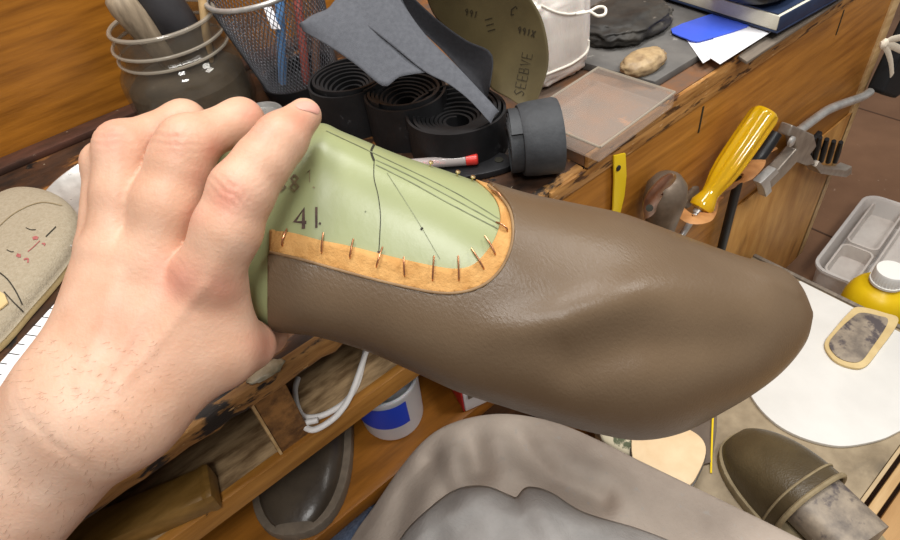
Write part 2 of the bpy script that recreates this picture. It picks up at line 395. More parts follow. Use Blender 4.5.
# ---- worktop (left half, low) and raised board (right half)
wt = thing('worktop', 'dark grimy workbench top with a worn splintered front edge', 'worktop', (.1, YF, ZT-.016))
mk('top_board', box(-.5, XR, YF+.006, WY-.001, ZT-.016, ZT, .002), 'top', wt)
fr_pts = []
random.seed(3)
for k in range(0, 90):          # splintered front lip
    x = -.5+k*(XS+.5)/89
    fr_pts.append((x, YF+random.uniform(-.0012, .0012), random.uniform(-.0012, .0006)))
prof = [(.012, 0), (.001, -.0008), (-.001, -.004), (0, -.013), (.002, -.0165), (.012, -.0165)]
G = [[[x, y+dy, ZT+dz+(j if dz < -.01 else 0)] for dy, dz in prof] for x, y, j in fr_pts]
mk('front_lip', grid(G), 'edge', wt, angle=60)
bd = thing('bench_board', 'stained raised board forming the right half of the bench top', 'board', (XS, YF, ZT))
mk('board_top', box(XS, XR+.01, YF-.0004, WY-.026, ZT, ZB, .0012), 'board', bd)
mk('front_edge', box(XS, XR+.01, YF-.0045, YF-.0006, ZT-.001, ZB-.0002, .0012), 'boardedge', bd)
# ---- cabinet under the bench
cb = thing('bench_cabinet', 'orange wood bench front with open shelves left and plain panel right', 'cabinet', (.3, YF, 0))
XP = .275
mk('front_panel', box(XP, XR-.012, YF, YF+.016, .02, ZT-.017, .001), 'panel', cb)
xa, xb = PY(703, 108, YF)[0], PY(838, 28, YF)[0]
zz = PY(703, 112, YF)[2]
for x in (xa, xb):
    mk('slot', box(x-.0012, x+.0012, YF-.0006, YF+.002, ZT-.05, ZT-.022, .0003), 'crack', cb)
mk('panel_rail', box(XP, XR-.012, YF-.003, YF-.0002, ZT-.0155, ZT-.002, .001), 'boardedge', cb, label='narrow light rail along the top of the panel')
mk('corner_strip', box(XR-.020, XR+.004, YF-.003, YF+.03, .02, ZT-.017, .002), 'palewood', cb, label='pale end strip')
mk('leg_panel', box(.60, XR-.013, YF-.003, YF-.0002, .02, PY(770, 178, YF)[2], .001), 'leg', cb, label='worn paler lower board')
mk('side_panel', box(XR-.012, XR+.002, YF+.031, WY-.002, .02, ZT-.017, .001), 'panel', cb)
mk('shelf', box(-.5, XP-.002, YF+.008, .52, ZS-.016, ZS, .001), 'shelfpale', cb)
mk('shelf_lip', box(-.5, XP-.002, YF, YF+.0078, ZS-.018, ZS+.001, .0015), 'shelf', cb)
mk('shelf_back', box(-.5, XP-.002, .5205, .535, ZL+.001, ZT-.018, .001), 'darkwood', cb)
xd0, xd1 = PY(259, 413, YF+.004)[0], PY(293, 398, YF+.004)[0]
mk('divider', box(xd0, xd1, YF+.004, YF+.15, ZS+.0005, ZT-.0165, .001), 'rough', cb)
mk('divider_edge', box(xd0-.0022, xd0-.0002, YF+.003, YF+.012, ZS+.0005, ZT-.0165, .0004), 'palewood', cb, label='pale splintered edge of the divider')
mk('bottom_shelf', box(-.5, XP-.002, YF-.002, .55, ZL-.018, ZL, .003), 'lower', cb)
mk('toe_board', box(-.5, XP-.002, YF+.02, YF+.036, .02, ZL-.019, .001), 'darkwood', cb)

# ---- low table with board on it
TX1, TX0 = PZ(792, 276, ZTAB)[0], PZ(600, 430, ZTAB)[0]
tb = thing('low_table', 'low table with a stained beige top at lower right', 'table', (.45, .1, 0))
YT0 = PZ(900, 445, ZTAB)[1]
mk('tabletop', box(TX0, TX1, YT0, YF-.012, ZTAB-.018, ZTAB, .002), 'table', tb)
mk('front_edge', box(TX0, TX1, YT0-.004, YT0-.0002, ZTAB-.02, ZTAB+.0005, .0012), 'tableedge', tb, label='pale front edge')
mk('end_edge', box(TX1+.0002, TX1+.006, YT0-.004, YF-.012, ZTAB-.02, ZTAB+.002, .0012), 'greywood', tb, label='grey end edge')
for x in (TX0+.03, TX1-.03):
    for y in (YT0+.03, YF-.04):
        mk('leg', box(x-.015, x+.015, y-.015, y+.015, 0, ZTAB-.0185, .002), 'tableedge', tb)
y1 = PZ(900, 462, ZTAB-.01)[1]; y0 = PZ(900, 482, ZTAB-.01)[1]
rl = thing('footstool', 'pale wooden rail and tan board in the bottom right corner below the table edge', 'stool', (.5, y0-.05, 0))
mk('rail', box(.22, TX1+.05, y0, y1, ZTAB-.03, ZTAB-.01, .002), 'palewood', rl)
mk('seat_board', box(.22, TX1+.05, y0-.20, y0-.004, ZTAB-.03, ZTAB-.013, .002), 'tan', rl)
for x in (.25, TX1+.02):
    mk('leg', box(x-.014, x+.014, y0-.15, y0-.12, 0, ZTAB-.0305, .002), 'palewood', rl)
    mk('leg', box(x-.014, x+.014, y0-.004, y0+.012, 0, ZTAB-.0305, .002), 'palewood', rl)

# ---- white cutting board (round nose) and patch on it
wpx = [(800, 281), (850, 306), (905, 335), (950, 362), (962, 385), (945, 408), (900, 431), (880, 440), (850, 446), (828, 445), (800, 437), (776, 424), (757, 405), (748, 385), (751, 350), (763, 318), (782, 290)]
wo = [PZ(u, v, ZTAB+.004) for u, v in wpx]
wo = smooth(wo[:3], 1)+smooth(wo[3:], 4)
mk('cutting_board', plate(wo, ZTAB+.0003, .0045, .001), 'white', label='white cutting board with a round nose lying on the low table', cat='cutting board')
pt = thing('shoe_tongue', 'grey brown leather tongue piece with a cream rim on the white board', 'leather piece', PZ(858, 340, ZTAB+.005))
po = [(824, 345), (832, 360), (848, 368), (864, 368), (878, 352), (898, 322), (884, 314), (858, 308), (848, 314), (834, 330)]
pin = [(829, 344), (836, 356), (849, 362), (861, 361), (871, 349), (888, 322), (878, 316), (861, 313), (852, 318), (838, 331)]
mk('rim', plate(smooth([PZ(u, v, ZTAB+.006) for u, v in po], 5, True), ZTAB+.0051, .0035, .0008), 'cream', pt)
mk('centre', plate(smooth([PZ(u, v, ZTAB+.009) for u, v in pin], 5, True), ZTAB+.0087, .0012, .0004), 'mottle', pt)

# ---- clog generator: outline in local coords (toe towards +x), length l, width w
def clog_outline(l, w, n=44):
    o = []
    for k in range(n):
        a = 2*math.pi*k/n; c, s = math.cos(a), math.sin(a)
        x = l/2*math.copysign(abs(c)**.8, c); ww = w/2*(1.0+.10*c) if c > -.3 else w/2*(.97+.25*(c+.3))
        o.append((x, ww*math.copysign(abs(s)**.85, s)))
    return np.array(o)
def frame2(c, ang):
    ca, sa = math.cos(ang), math.sin(ang)
    return lambda q: np.stack([c[0]+q[..., 0]*ca-q[..., 1]*sa, c[1]+q[..., 0]*sa+q[..., 1]*ca, q[..., 2]+c[2]], -1)
def clog(name, label, c, ang, l, w, h, upm, weltm, lastm, cut=-.1, group=None, collar=True, wide=1.0):
    t = thing(name, label, 'clog', c, group); f = frame2(c, ang)
    o = clog_outline(l, w)
    V, Fc = plate(scale2(o*[1, wide], 1.0+(wide-1)*.5), 0, .012, .002); mk('sole', (f(V), Fc), weltm, t)
    rows = []; n = 26; m = 30
    for i in range(n):                       # upper from the toe back to the opening
        x = l/2*.97*(1-(i/(n-1))*(1-cut*2/l*0)) if 0 else l*.47-(l*.47-cut)*(i/(n-1))**1.15
        c_ = max(-1, min(1, x/(l/2))); wd = w/2*.93*(1-abs(c_)**2.6)**.5*(1+.08*c_) if c_ > 0 else w/2*.93*(1+.10*c_)
        hh = h*(1-max(0, c_)**2.2)**.6*(1.0-.10*max(0, c_)) if c_ > 0 else h*(1-.25*c_)
        row = []
        for j in range(m):
            a = math.pi*j/(m-1); y = wd*math.copysign(abs(math.cos(a))**.75, math.cos(a)); z = .012+hh*abs(math.sin(a))**.8
            row.append([x-.18*(z-.012)*0, y, z])
        rows.append(row)
    G = np.array(rows); mk('upper', (f(G.reshape(-1, 3)), grid(G)[1]), upm, t, angle=60)
    if collar:
        last = G[-1]; mk('collar', tube([f(np.array([[q[0]-.001, q[1]*1.01, q[2]+.0005]]))[0] for q in last], .0026, 8, up=None), weltm, t)
        l2 = G[-4]; mk('stitch_band', tube([f(np.array([[q[0], q[1]*1.01, q[2]+.0006]]))[0] for q in l2], .0012, 6), weltm, t)
    if lastm:
        S = []
        for i in range(14):
            s = i/13; x = cut+.004-s*.06; a_ = min(1, 1.0-.05*s)
            row = []
            for j in range(28):
                a = 2*math.pi*j/28; k = 1 if i < 13 else .0
                row.append([x, a_*w*.34*k*math.copysign(abs(math.cos(a))**.6, math.cos(a)), (.013+h*.42+k*h*.41*math.copysign(abs(math.sin(a))**.6, math.sin(a)))])
            S.append(row+[row[0]])
        G = np.array(S); mk('shoe_last', (f(G.reshape(-1, 3)), grid(G)[1]), lastm, t, angle=60, label='mottled grey last showing at the heel')
    return t
toe, heel = PZ(728, 441, ZTAB), PZ(842, 556, ZTAB)
ax = nrm(heel-toe); l = .20; c = toe+ax*l/2
clog('clog', 'dark olive leather clog with pale welt on the low table, grey last in it', (c[0], c[1], ZTAB+.0005), math.atan2(-ax[1], -ax[0]), l, .088, .050, MT['olive'], MT['welt'], MT['mottle'], cut=.006)

# sole-up shoe with pale insole, partly behind the apron
st = thing('upturned_shoe', 'upturned shoe showing its pale beige sole, between apron and olive clog', 'shoe', PZ(655, 465, ZTAB))
so = [(632, 434), (634, 462), (655, 480), (686, 487), (700, 470), (706, 450), (699, 436), (680, 426), (655, 420), (638, 423)]
Z1 = ZTAB+.040
sp = smooth([PZ(u, v, Z1) for u, v in so], 5, True)
mk('sole', plate(sp, Z1-.004, .005, .0012), 'cork', st)
big = np.array([[q[0], q[1]] for q in sp])
mk('welt', plate(scale2(big, 1.035), Z1-.0075, .0034, .001), MT['dkleather'], st)
V, Fc = dome(scale2(big, 1.0), 0, .031, 10, 2.6); V[:, 2] = Z1-.0077-V[:, 2]; mk('upper', (V, Fc), 'dkleather', st)
sh = [PZ(u, v, ZTAB+.0) for u, v in [(680, 405), (700, 400), (717, 398), (716, 432), (711, 464), (696, 468)]]
mk('leather_offcut', plate(sh, ZTAB+.0003, .004, .001), M('taupe_offcut', (90, 76, 64), (104, 90, 76), 40, rough=.6), label='taupe leather offcut lying beside the upturned shoe', cat='leather piece')
ys = [PZ(713.5, 403, ZTAB+.0065), PZ(712, 438, ZTAB+.0065), PZ(711, 473, ZTAB+.0015)]
mk('yellow_twine', tube(smooth(ys, 6), .0011, 8), 'yellow', label='thin yellow cord on the table beside the olive clog', cat='cord')
cm = [PZ(u, v, ZTAB+.03) for u, v in [(594, 426), (614, 422), (632, 434), (634, 460), (618, 452), (602, 442)]]
cmo = thing('camouflage_scrap', 'small green and cream camouflage fabric scrap beside the upturned shoe', 'fabric scrap', cm[0])
G = coons(cm[:3], [cm[5], cm[4], cm[3]], 10, 8, (0, 0, .008)); mk('cloth', grid(G), 'camo', cmo).modifiers.new('thick', 'SOLIDIFY').thickness = .002

# ---- floor items: storage box and bottle
b0, b1 = PZ(820, 276, .0), PZ(868, 206, .0)
bx0, by1 = b0[0], b0[1]; bx0 = min(b0[0], b1[0]); L_ = .34; W_ = .20
a0 = PZ(812, 266, .055); a1 = PZ(868, 193, .055)
ux = nrm([a1[0]-a0[0], a1[1]-a0[1], 0]); uy = np.array([ux[1], -ux[0], 0]); L_ = np.linalg.norm((a1-a0)[:2])
sb = thing('storage_box', 'translucent plastic storage box with inner tray on the brown floor', 'storage box', (a0[0], a0[1], 0))
def rrect(sx, sy, r, ox=0, oy=0, n=6):
    o = []
    for cx, cy, s in ((sx-r, sy-r, 0), (r, sy-r, 90), (r, r, 180), (sx-r, r, 270)):
        for k in range(n+1):
            a = math.radians(s+90*k/n); o.append((ox+cx+r*math.cos(a), oy+cy+r*math.sin(a)))
    return o
def w2(o, z): return [np.array([a0[0], a0[1], z])+ux*p[0]+uy*p[1] for p in o]
def loftr(rings, cap0=True, cap1=False):
    n = len(rings[0]); V = np.concatenate([np.array(r) for r in rings]); Fc = []
    for i in range(len(rings)-1):
        for k in range(n): Fc.append([i*n+k, i*n+(k+1) % n, (i+1)*n+(k+1) % n, (i+1)*n+k])
    if cap0: Fc.append(list(range(n)))
    if cap1: Fc.append([(len(rings)-1)*n+k for k in range(n)])
    return V, Fc
BW = .17
rings = [w2(rrect(L_-.016, BW-.016, .02, .008, .008), .0005), w2(rrect(L_-.01, BW-.01, .022, .005, .005), .006), w2(rrect(L_-.004, BW-.004, .024, .002, .002), .05), w2(rrect(L_+.004, BW+.004, .026, -.002, -.002), .0505), w2(rrect(L_+.004, BW+.004, .026, -.002, -.002), .055),
         w2(rrect(L_-.006, BW-.006, .022, .003, .003), .055), w2(rrect(L_-.01, BW-.01, .02, .005, .005), .05), w2(rrect(L_-.016, BW-.016, .018, .008, .008), .009)]
mk('tub', loftr(rings, True, True), 'frost', sb)
for (x0, y0_, sx, sy) in ((.014, .014, L_*.36, .05), (.02+L_*.36, .014, L_*.56, .05), (.014, .07, L_-.03, BW-.085)):
    rr = [w2(rrect(sx, sy, .012, x0, y0_), .0095), w2(rrect(sx, sy, .012, x0, y0_), .044), w2(rrect(sx-.006, sy-.006, .01, x0+.003, y0_+.003), .044), w2(rrect(sx-.01, sy-.01, .009, x0+.005, y0_+.005), .02)]
    mk('tray', loftr(rr, False, True), 'frostin', sb)
bc = PZ(873, 306, .075); bt = thing('glue_bottle', 'round yellow bottle with white screw cap standing on the floor', 'bottle', (bc[0], bc[1], 0))
R_ = .043
mk('body', lathe([(R_*.9, .0005), (R_, .004), (R_, .075), (R_*.985, .088), (R_*.93, .1), (R_*.82, .11), (R_*.66, .1175), (R_*.46, .122), (R_*.42, .126)], 48, (bc[0], bc[1], 0)), 'ybottle', bt)
mk('neck_ring', lathe([(.019, .1262), (.0215, .1265), (.0215, .130), (.019, .1303)], 36, (bc[0], bc[1], 0)), 'cap', bt)
mk('cap', lathe([(.0195, .1305), (.0205, .131), (.0205, .146), (.019, .149), (.012, .1495), (0, .149)], 60, (bc[0], bc[1], 0), flute=(lambda i: .05 if i in (1, 2) else 0, 30)), 'cap', bt)

# black pouch hanging at the bench end with a ribbon
bp = [PY(u, v, YF-.024) for u, v in [(916, 20), (926, 14), (946, 10), (936, 60), (902, 92), (893, 98), (880, 93), (895, 62)]]
bg = thing('hanging_pouch', 'black pouch tied with off white ribbon, hanging at the right bench end', 'pouch', bp[6])
mk('pouch', prism([(p[0], YF-.006, p[2]) for p in bp], (0, -.022, 0), .005, 3), 'black', bg)
def yo(u, v, y=YF-.040): return PY(u, v, y)
rp = [[(884, 44), (890, 40), (905, 37), (925, 36)], [(884, 44), (893, 46), (905, 51), (925, 54)], [(884, 44), (888, 52), (891, 63), (892, 75)]]
for r in rp: mk('ribbon', tube(smooth([yo(*q) for q in r], 6), .0042, 8, flat=.25, up=(0, 1, 0)), 'ribbon', bg)
mk('knot', blob(yo(884, 44), (.006, .004, .006), 3, .15), 'ribbon', bg)

# ------------------------------------------------------------------ tools on the bench front
YP = YF-.0035
yl = thing('yellow_strap', 'short flat yellow plastic strap riveted to the bench front', 'strap', PY(617, 215, YP))
so = smooth([(612.5, 155), (624, 152.5)], 1)+[(625, 175), (623, 195), (619, 212), (616, 232), (610, 232), (612, 205), (613, 180)]
mk('strap', prism([PY(u, v, YP) for u, v in so], (0, -.0018, 0), .0004), 'yellow', yl)
mk('rivet', lathe([(.0026, -.002), (.0026, .001), (.0018, .0016), (0, .0017)], 16, PY(618, 168, YP-.0018), ax=(0, -1, 0)), 'darkmetal', yl)
# old tool with a copper tip
hh = thing('old_tool', 'worn brown round tool handle with folded copper tip on the bench front', 'tool', PY(662, 235, YP-.02))
tp, bt_ = PY(667, 186, YP-.020), PY(655, 262, YP-.020)
axv = nrm(tp-bt_); hl = np.linalg.norm(tp-bt_)
mk('shaft', lathe([(.0125, 0), (.0125, hl*.3), (.0135, hl*.5), (.0165, hl*.7), (.019, hl*.86), (.0175, hl*1.0), (.012, hl*1.09), (.005, hl*1.13), (0, hl*1.135)], 32, bt_, ax=axv), 'oldtool', hh)
cp = smooth([PY(671, 182, YP-.040), PY(663, 184, YP-.044), PY(656, 192, YP-.047), PY(652, 203, YP-.046), PY(650, 214, YP-.042)], 6)
w_ = [.006+.006*math.sin(math.pi*min(1, i/len(cp)*1.15)) for i in range(len(cp))]
mk('copper_tip', tube(cp, w_, 14, flat=.35, up=(.1, 1, .3)), 'coppertip', hh)
mk('hole', lathe([(.0028, 0), (.0028, .0008), (0, .001)], 14, PY(649.5, 208, YP-.052), ax=nrm(CAM-PY(649.5, 208, YP-.052))), 'crack', hh)
# leather loops
lp = thing('leather_tool_loop', 'tan leather strap nailed in loops along the bench front holding the screwdriver', 'strap', PY(700, 215, YP))
pts = [(676, 207, 0), (682, 213, .018), (692, 219, .034), (704, 218, .036), (710, 208, .020), (712, 200, .002), (722, 192, .002), (732, 186, .014), (746, 176, .026), (757, 164, .020), (760, 154, .002), (772, 146, .002)]
c_ = smooth([PY(u, v, YP-.002-q) for u, v, q in pts], 6)
mk('strap', tube(c_, .0075, 10, flat=.17, up=(0, 0, 1)), 'tanstrap', lp)
mk('end_tab', blob(PY(691, 197, YP-.006), (.012, .004, .012), 3, .15, 4), 'oldtool', lp)
# screwdriver
sd = thing('screwdriver', 'screwdriver with fluted amber yellow handle in the leather loop', 'screwdriver', PY(700, 212, YP-.02))
s0, s1 = PY(699, 210, YP-.022), PY(767, 111, YP-.026); a = nrm(s1-s0); hl = np.linalg.norm(s1-s0)
prof = [(.0065, 0), (.0115, hl*.015), (.0125, hl*.06), (.0105, hl*.11), (.0085, hl*.16), (.0095, hl*.22), (.0125, hl*.33), (.0140, hl*.45), (.0145, hl*.7), (.0145, hl*.93), (.0135, hl*.97), (.011, hl*.995), (0, hl*1.0)]
mk('handle', lathe(prof, 72, s0, ax=a, flute=(lambda i: .13 if 6 <= i <= 9 else .0, 9)), 'amber', sd)
mk('ferrule', lathe([(.0045, -.004), (.0048, .012), (.004, .03), (0, .031)], 20, s0, ax=a), 'steel', sd)
mk('shaft', lathe([(.0001, -.075), (.0028, -.0745), (.0031, -.06), (.0031, -.0041), (.0001, -.004)], 16, s0, ax=a), 'steel', sd)
# lasting pliers
pl = thing('lasting_pliers', 'grey metal lasting pliers hung on the bench front, one long bent handle', 'pliers', PY(775, 165, YP-.015))
hp = [(870, 92), (862, 97), (845, 103), (828, 110), (812, 121), (795, 134)]
mk('handle', tube(smooth([PY(u, v, YP-.012) for u, v in hp], 6), .0055, 14), 'steel', pl, label='long bent steel handle')
jw = [(781, 121), (792, 126), (803, 131), (806, 142), (800, 150), (806, 160), (796, 162), (786, 158), (775, 170), (757, 187), (752, 180), (768, 165), (786, 145), (784, 134), (776, 132)]
mk('jaw', prism([PY(u, v, YP-.006) for u, v in jw], (0, -.014, 0), .0025, 3), 'cast', pl)
mk('pivot', lathe([(.006, 0), (.006, .003), (.004, .0045), (0, .0046)], 24, PY(790, 141, YP-.021), ax=(0, -1, 0)), 'steel', pl)
jw2 = [(756, 186), (752, 180), (768, 165), (771, 169), (762, 178), (764, 188), (758, 194)]
mk('lower_jaw', prism([PY(u, v, YP-.021) for u, v in jw2], (0, -.010, 0), .0015, 2), 'steel', pl)
h2 = [(776, 133), (767, 147), (757, 160), (745, 170)]
mk('grip', tube(smooth([PY(u, v, YP-.013) for u, v in h2], 5), .0068, 12), 'blackp', pl, label='short black grip')
# black rod and wire brush
r0, r1 = PY(739, 178, YP-.009), PY(718, 262, YP-.009)
mk('black_rod', lathe([(.0048, 0), (.0052, .002), (.0052, np.linalg.norm(r1-r0)-.002), (.0048, np.linalg.norm(r1-r0))], 18, r1, ax=r0-r1), 'blackp', label='straight black rod hanging on the bench front behind the screwdriver', cat='rod')
wb = thing('wire_brush', 'small brush with black bristle tufts in a metal holder beside the pliers', 'brush', PY(822, 168, YP-.01))
hd = [(806, 156), (812, 163), (834, 166), (840, 162), (840, 169), (834, 173), (808, 169), (802, 162)]
mk('holder', prism([PY(u, v, YP-.004) for u, v in hd], (0, -.018, 0), .0015, 2), 'cast', wb)
for k, (u, v) in enumerate([(814, 160), (821, 161), (828, 162), (835, 162)]):
    e = PY(u+6, v-23+k, YP-.016); s = PY(u, v, YP-.014)
    mk('bristle_tuft', tube([s, s*.5+e*.5, e], [.0034, .0038, .0030], 10), 'blackp', wb)
mk('blade', prism([PY(u, v, YP-.004) for u, v in [(805, 158), (811, 138), (818, 130), (817, 146), (810, 160)]], (0, -.006, 0), .001), 'darkmetal', wb)

# ------------------------------------------------------------------ things on the worktop
# jar of tools
jb = PZ(206, 113, ZT); jc = np.array([jb[0]-.003, min(jb[1], WY-.066), ZT])
jr = thing('glass_jar', 'cloudy glass jar full of tools standing against the wooden wall', 'jar', jc)
R_ = .058
jp = [(R_*.80, .0005), (R_*.95, .004), (R_, .012), (R_, .046), (R_*.98, .054), (R_*.90, .061), (R_*.83, .065), (R_*.82, .067), (R_*.85, .069), (R_*.87, .071), (R_*.83, .073), (R_*.82, .077), (R_*.86, .080), (R_*.86, .082), (R_*.82, .085), (R_*.82, .094), (R_*.80, .096), (R_*.77, .094), (R_*.77, .067), (R_*.93, .053), (R_*.95, .014), (R_*.5, .007), (0, .007)]
mk('glass', lathe(jp, 56, jc), 'glass', jr)
for zz_ in (.070, .081):
    mk('thread_ring', tube([jc+np.array([R_*.86*math.cos(a), R_*.86*math.sin(a), zz_+.0012*math.sin(a)]) for a in np.linspace(0, 2*math.pi, 57)[:-1]], .0016, 8, closed=True), MT['ring'], jr)
mk('rim', tube([jc+np.array([R_*.80*math.cos(a), R_*.80*math.sin(a), .0955]) for a in np.linspace(0, 2*math.pi, 57)[:-1]], .002, 8, closed=True), MT['ring'], jr)
mk('dirty_contents', lathe([(R_*.5, .0075), (R_*.9, .012), (R_*.935, .02), (R_*.935, .040), (R_*.80, .047), (R_*.5, .049), (0, .049)], 40, jc), 'murk', jr)
def stick(name, u0, v0, d0, u1, v1, d1, r, mat, label, cat, prof=None):
    p0, p1 = P(u0, v0, d0), P(u1, v1, d1); ln = np.linalg.norm(p1-p0)
    pr = prof or [(r*.8, 0), (r, .003), (r, ln-.004), (r*.8, ln-.001), (0, ln)]
    return mk(name, lathe([(a*r if prof else a, b*ln if prof else b) for a, b in pr], 24, p0, ax=p1-p0), mat, label=label, cat=cat)
jd = uvd(jc+[0, 0, .096])[2]
stick('wooden_tool_handle', 176, 62, jd+.025, 112, -6, jd-.040, .0125, 'toolwood', 'grey weathered wooden tool handle leaning out of the left side of the jar', 'tool', [(.9, 0), (1, .1), (1.05, .5), (1.0, .85), (.8, .96), (.45, 1), (0, 1.0)])
stick('black_tool_handle', 205, 66, jd+.03, 133, -36, jd-.03, .0195, 'toolblack', 'thick black tool handle leaning in the glass jar', 'tool', [(.75, 0), (.9, .1), (1, .5), (1.0, .9), (.8, 1), (0, 1.0)])
stick('thin_stick', 210, 62, jd+.02, 201, -10, jd-.01, .0038, 'palewood', 'thin pale wooden stick standing in the glass jar', 'stick')
# wire mesh pen cup
cbz = PZ(306, 88, ZT); rb, rt, hc = .038, .053, .108
cup = thing('mesh_pen_cup', 'black and silver wire mesh pen cup behind the rubber rolls', 'pen cup', cbz)
tilt = nrm([-.10, .02, 1.0]); e1 = nrm(np.cross(tilt, [0, 1, 0])); e2 = np.cross(tilt, e1)
n1, n2 = 76, 26; V = []; Fc = []
for i in range(n2+1):
    s = i/n2; r = rb+(rt-rb)*s
    for k in range(n1):
        a = 2*math.pi*(k+(.5 if i % 2 else 0))/n1; V.append(cbz+tilt*(.016+s*(hc-.018))+r*(math.cos(a)*e1+math.sin(a)*e2))
for i in range(n2-1):
    o = 0 if i % 2 else -1
    for k in range(n1):
        Fc.append([i*n1+k, (i+1)*n1+(k+1+o) % n1, (i+2)*n1+k, (i+1)*n1+(k+o) % n1])
m_ = mk('wire_mesh', (V, Fc), 'wire', cup, recalc=False)
wf = m_.modifiers.new('wire', 'WIREFRAME'); wf.thickness = .0011; wf.use_replace = True; wf.use_even_offset = False
mk('rim', tube([cbz+tilt*hc+(rt+.0005)*(math.cos(a)*e1+math.sin(a)*e2) for a in np.linspace(0, 2*math.pi, 49)[:-1]], .0024, 10, closed=True), 'steel', cup)
mk('base_band', lathe([(rb-.004, .0005), (rb+.0006, .001), (rb+.003, .0185), (rb+.001, .0185), (rb-.002, .003), (0, .003)], 44, cbz, ax=tilt), 'blackp', cup)
cd_ = uvd(cbz+tilt*.06)[2]
stick('blue_pen', 283, 84, cd_+.008, 279, -14, cd_-.045, .0042, M('light_blue_pen', (96, 140, 190), rough=.4), 'light blue pen standing in the mesh cup', 'pen')
stick('red_pen', 307, 84, cd_+.006, 296, -14, cd_-.030, .0042, M('dull_red_pen', (150, 76, 66), rough=.4), 'dull red pen standing in the mesh cup', 'pen')
stick('brown_pencil', 316, 84, cd_+.012, 316, -20, cd_-.022, .004, M('brown_pencil_wood', (120, 90, 76), rough=.5), 'brown pencil standing in the mesh cup', 'pencil')
p0, p1 = P(276, 20, cd_-.043), P(272, 10, cd_-.043)
mk('paper_label', obox(P(272, 18, cd_-.030), nrm(ray(290, 18)-ray(260, 18)), nrm(p1-p0), nrm(ray(272, 18)), .008, .022, .0006, .0001), 'paper', label='small white paper tag inside the mesh cup', cat='tag')
# steel dish under the hand
dc0 = PZ(138, 196, ZT)[:2]; dr0 = np.linalg.norm(PZ(50, 188, ZT+.011)[:2]-dc0)
q = [PZ(55, 192, ZT+.012), PZ(88, 170, ZT+.012), PZ(264, 104, ZT+.012)]
ax_, ay_ = q[0][:2], q[1][:2]; bx_, by_ = q[1][:2], q[2][:2]
A = np.array([ay_-ax_, by_-bx_])*2; B_ = np.array([ay_@ay_-ax_@ax_, by_@by_-bx_@bx_]); dc = np.linalg.solve(A, B_); dr = np.linalg.norm(dc-ax_)
dc, dr = dc0, dr0
q = PZ(263, 124, ZT)
mk('jar_lid', lathe([(.020, .0005), (.022, .001), (.0225, .011), (.0215, .012), (.020, .0115), (.0185, .008), (0, .008)], 40, q), 'steel', label='small round metal lid behind the index fingertip', cat='lid')
mk('steel_dish', lathe([(dr*.78, .0005), (dr*.80, .0005), (dr*.97, .0095), (dr, .011), (dr, .0125), (dr*.985, .0128), (dr*.96, .011), (dr*.78, .002), (0, .002)], 72, (dc[0], dc[1], ZT)), 'steel', label='round shallow steel dish lying on the worktop behind the hand', cat='dish')

# rubber rolls
def spiral(c, r0, r1, turns, h, th, ax=(0, 0, 1), start=0, tail=None, droop=0):
    ax = nrm(ax); e1 = nrm(np.cross(ax, [.2, 1, .3])); e2 = np.cross(ax, e1); rows = []
    N = int(turns*44)
    for i in range(N+1):
        s = i/N; a = start+2*math.pi*turns*s; r = r0+(r1-r0)*s
        r *= 1+.012*math.sin(3*a+1)
        p = c+r*(math.cos(a)*e1+math.sin(a)*e2); z0 = .0015*math.sin(i*.13); hh = h*(1-droop*(1-s))
        n_ = math.cos(a)*e1+math.sin(a)*e2
        rows.append([p+ax*z0, p+ax*(z0+hh), p+n_*th+ax*(z0+hh), p+n_*th+ax*z0, p+ax*z0])
    G = np.array(rows)
    if tail is not None:
        T = np.array([[tail[i]+np.array([0, 0, 0]), tail[i]+ax*h, tail[i]+ax*h+[th, 0, 0], tail[i]+[th, 0, 0], tail[i]] for i in range(len(tail))]); G = np.concatenate([G, T])
    return grid(G)
def roll(label, u, v, z, r, h, turns, mat, start=0, tail=None, turns2=1.35):
    turns *= turns2
    c = PZ(u, v, ZT+h); c[2] = ZT+.0005
    t = thing('rubber_roll', label, 'rubber roll', c, 'rolls of black rubber strip')
    mk('coil', spiral(c, .008, r, turns, h, .0024, start=start, droop=.38), mat, t, angle=35)
    mk('outer_wrap', spiral(c, r+.0026, r+.0032, 1.05, h*.96, .0022, start=start+.6), mat, t, angle=35)
    if tail: mk('loose_end', tail(c), mat, t, angle=35)
    return c
def strip_tail(px, h):
    def f(c):
        rows = []
        for p in smooth([PZ(u, v, ZT) for u, v in px], 6): rows.append([[p[0], p[1], ZT+.0006], [p[0], p[1], ZT+h]])
        G = np.array(rows); a = G.copy(); a[..., 1] -= .002
        R = np.concatenate([G, a[:, ::-1], G[:, :1]], 1); return grid(R)
    return f
roll('black rubber strip roll nearest the mesh cup, left of the sandpaper', 347, 75, ZT, .031, .045, 5.5, 'rubber', 1.0)
roll('black rubber strip roll half hidden under the torn sandpaper edge', 404, 88, ZT, .030, .042, 5, 'rubber', 2.0)
roll('black rubber strip roll with clear spiral, right behind the red tipped pen', 455, 108, ZT, .036, .036, 6, 'rubber', 4.2, strip_tail([(412, 150), (425, 157), (450, 157), (474, 150), (490, 134)], .022))
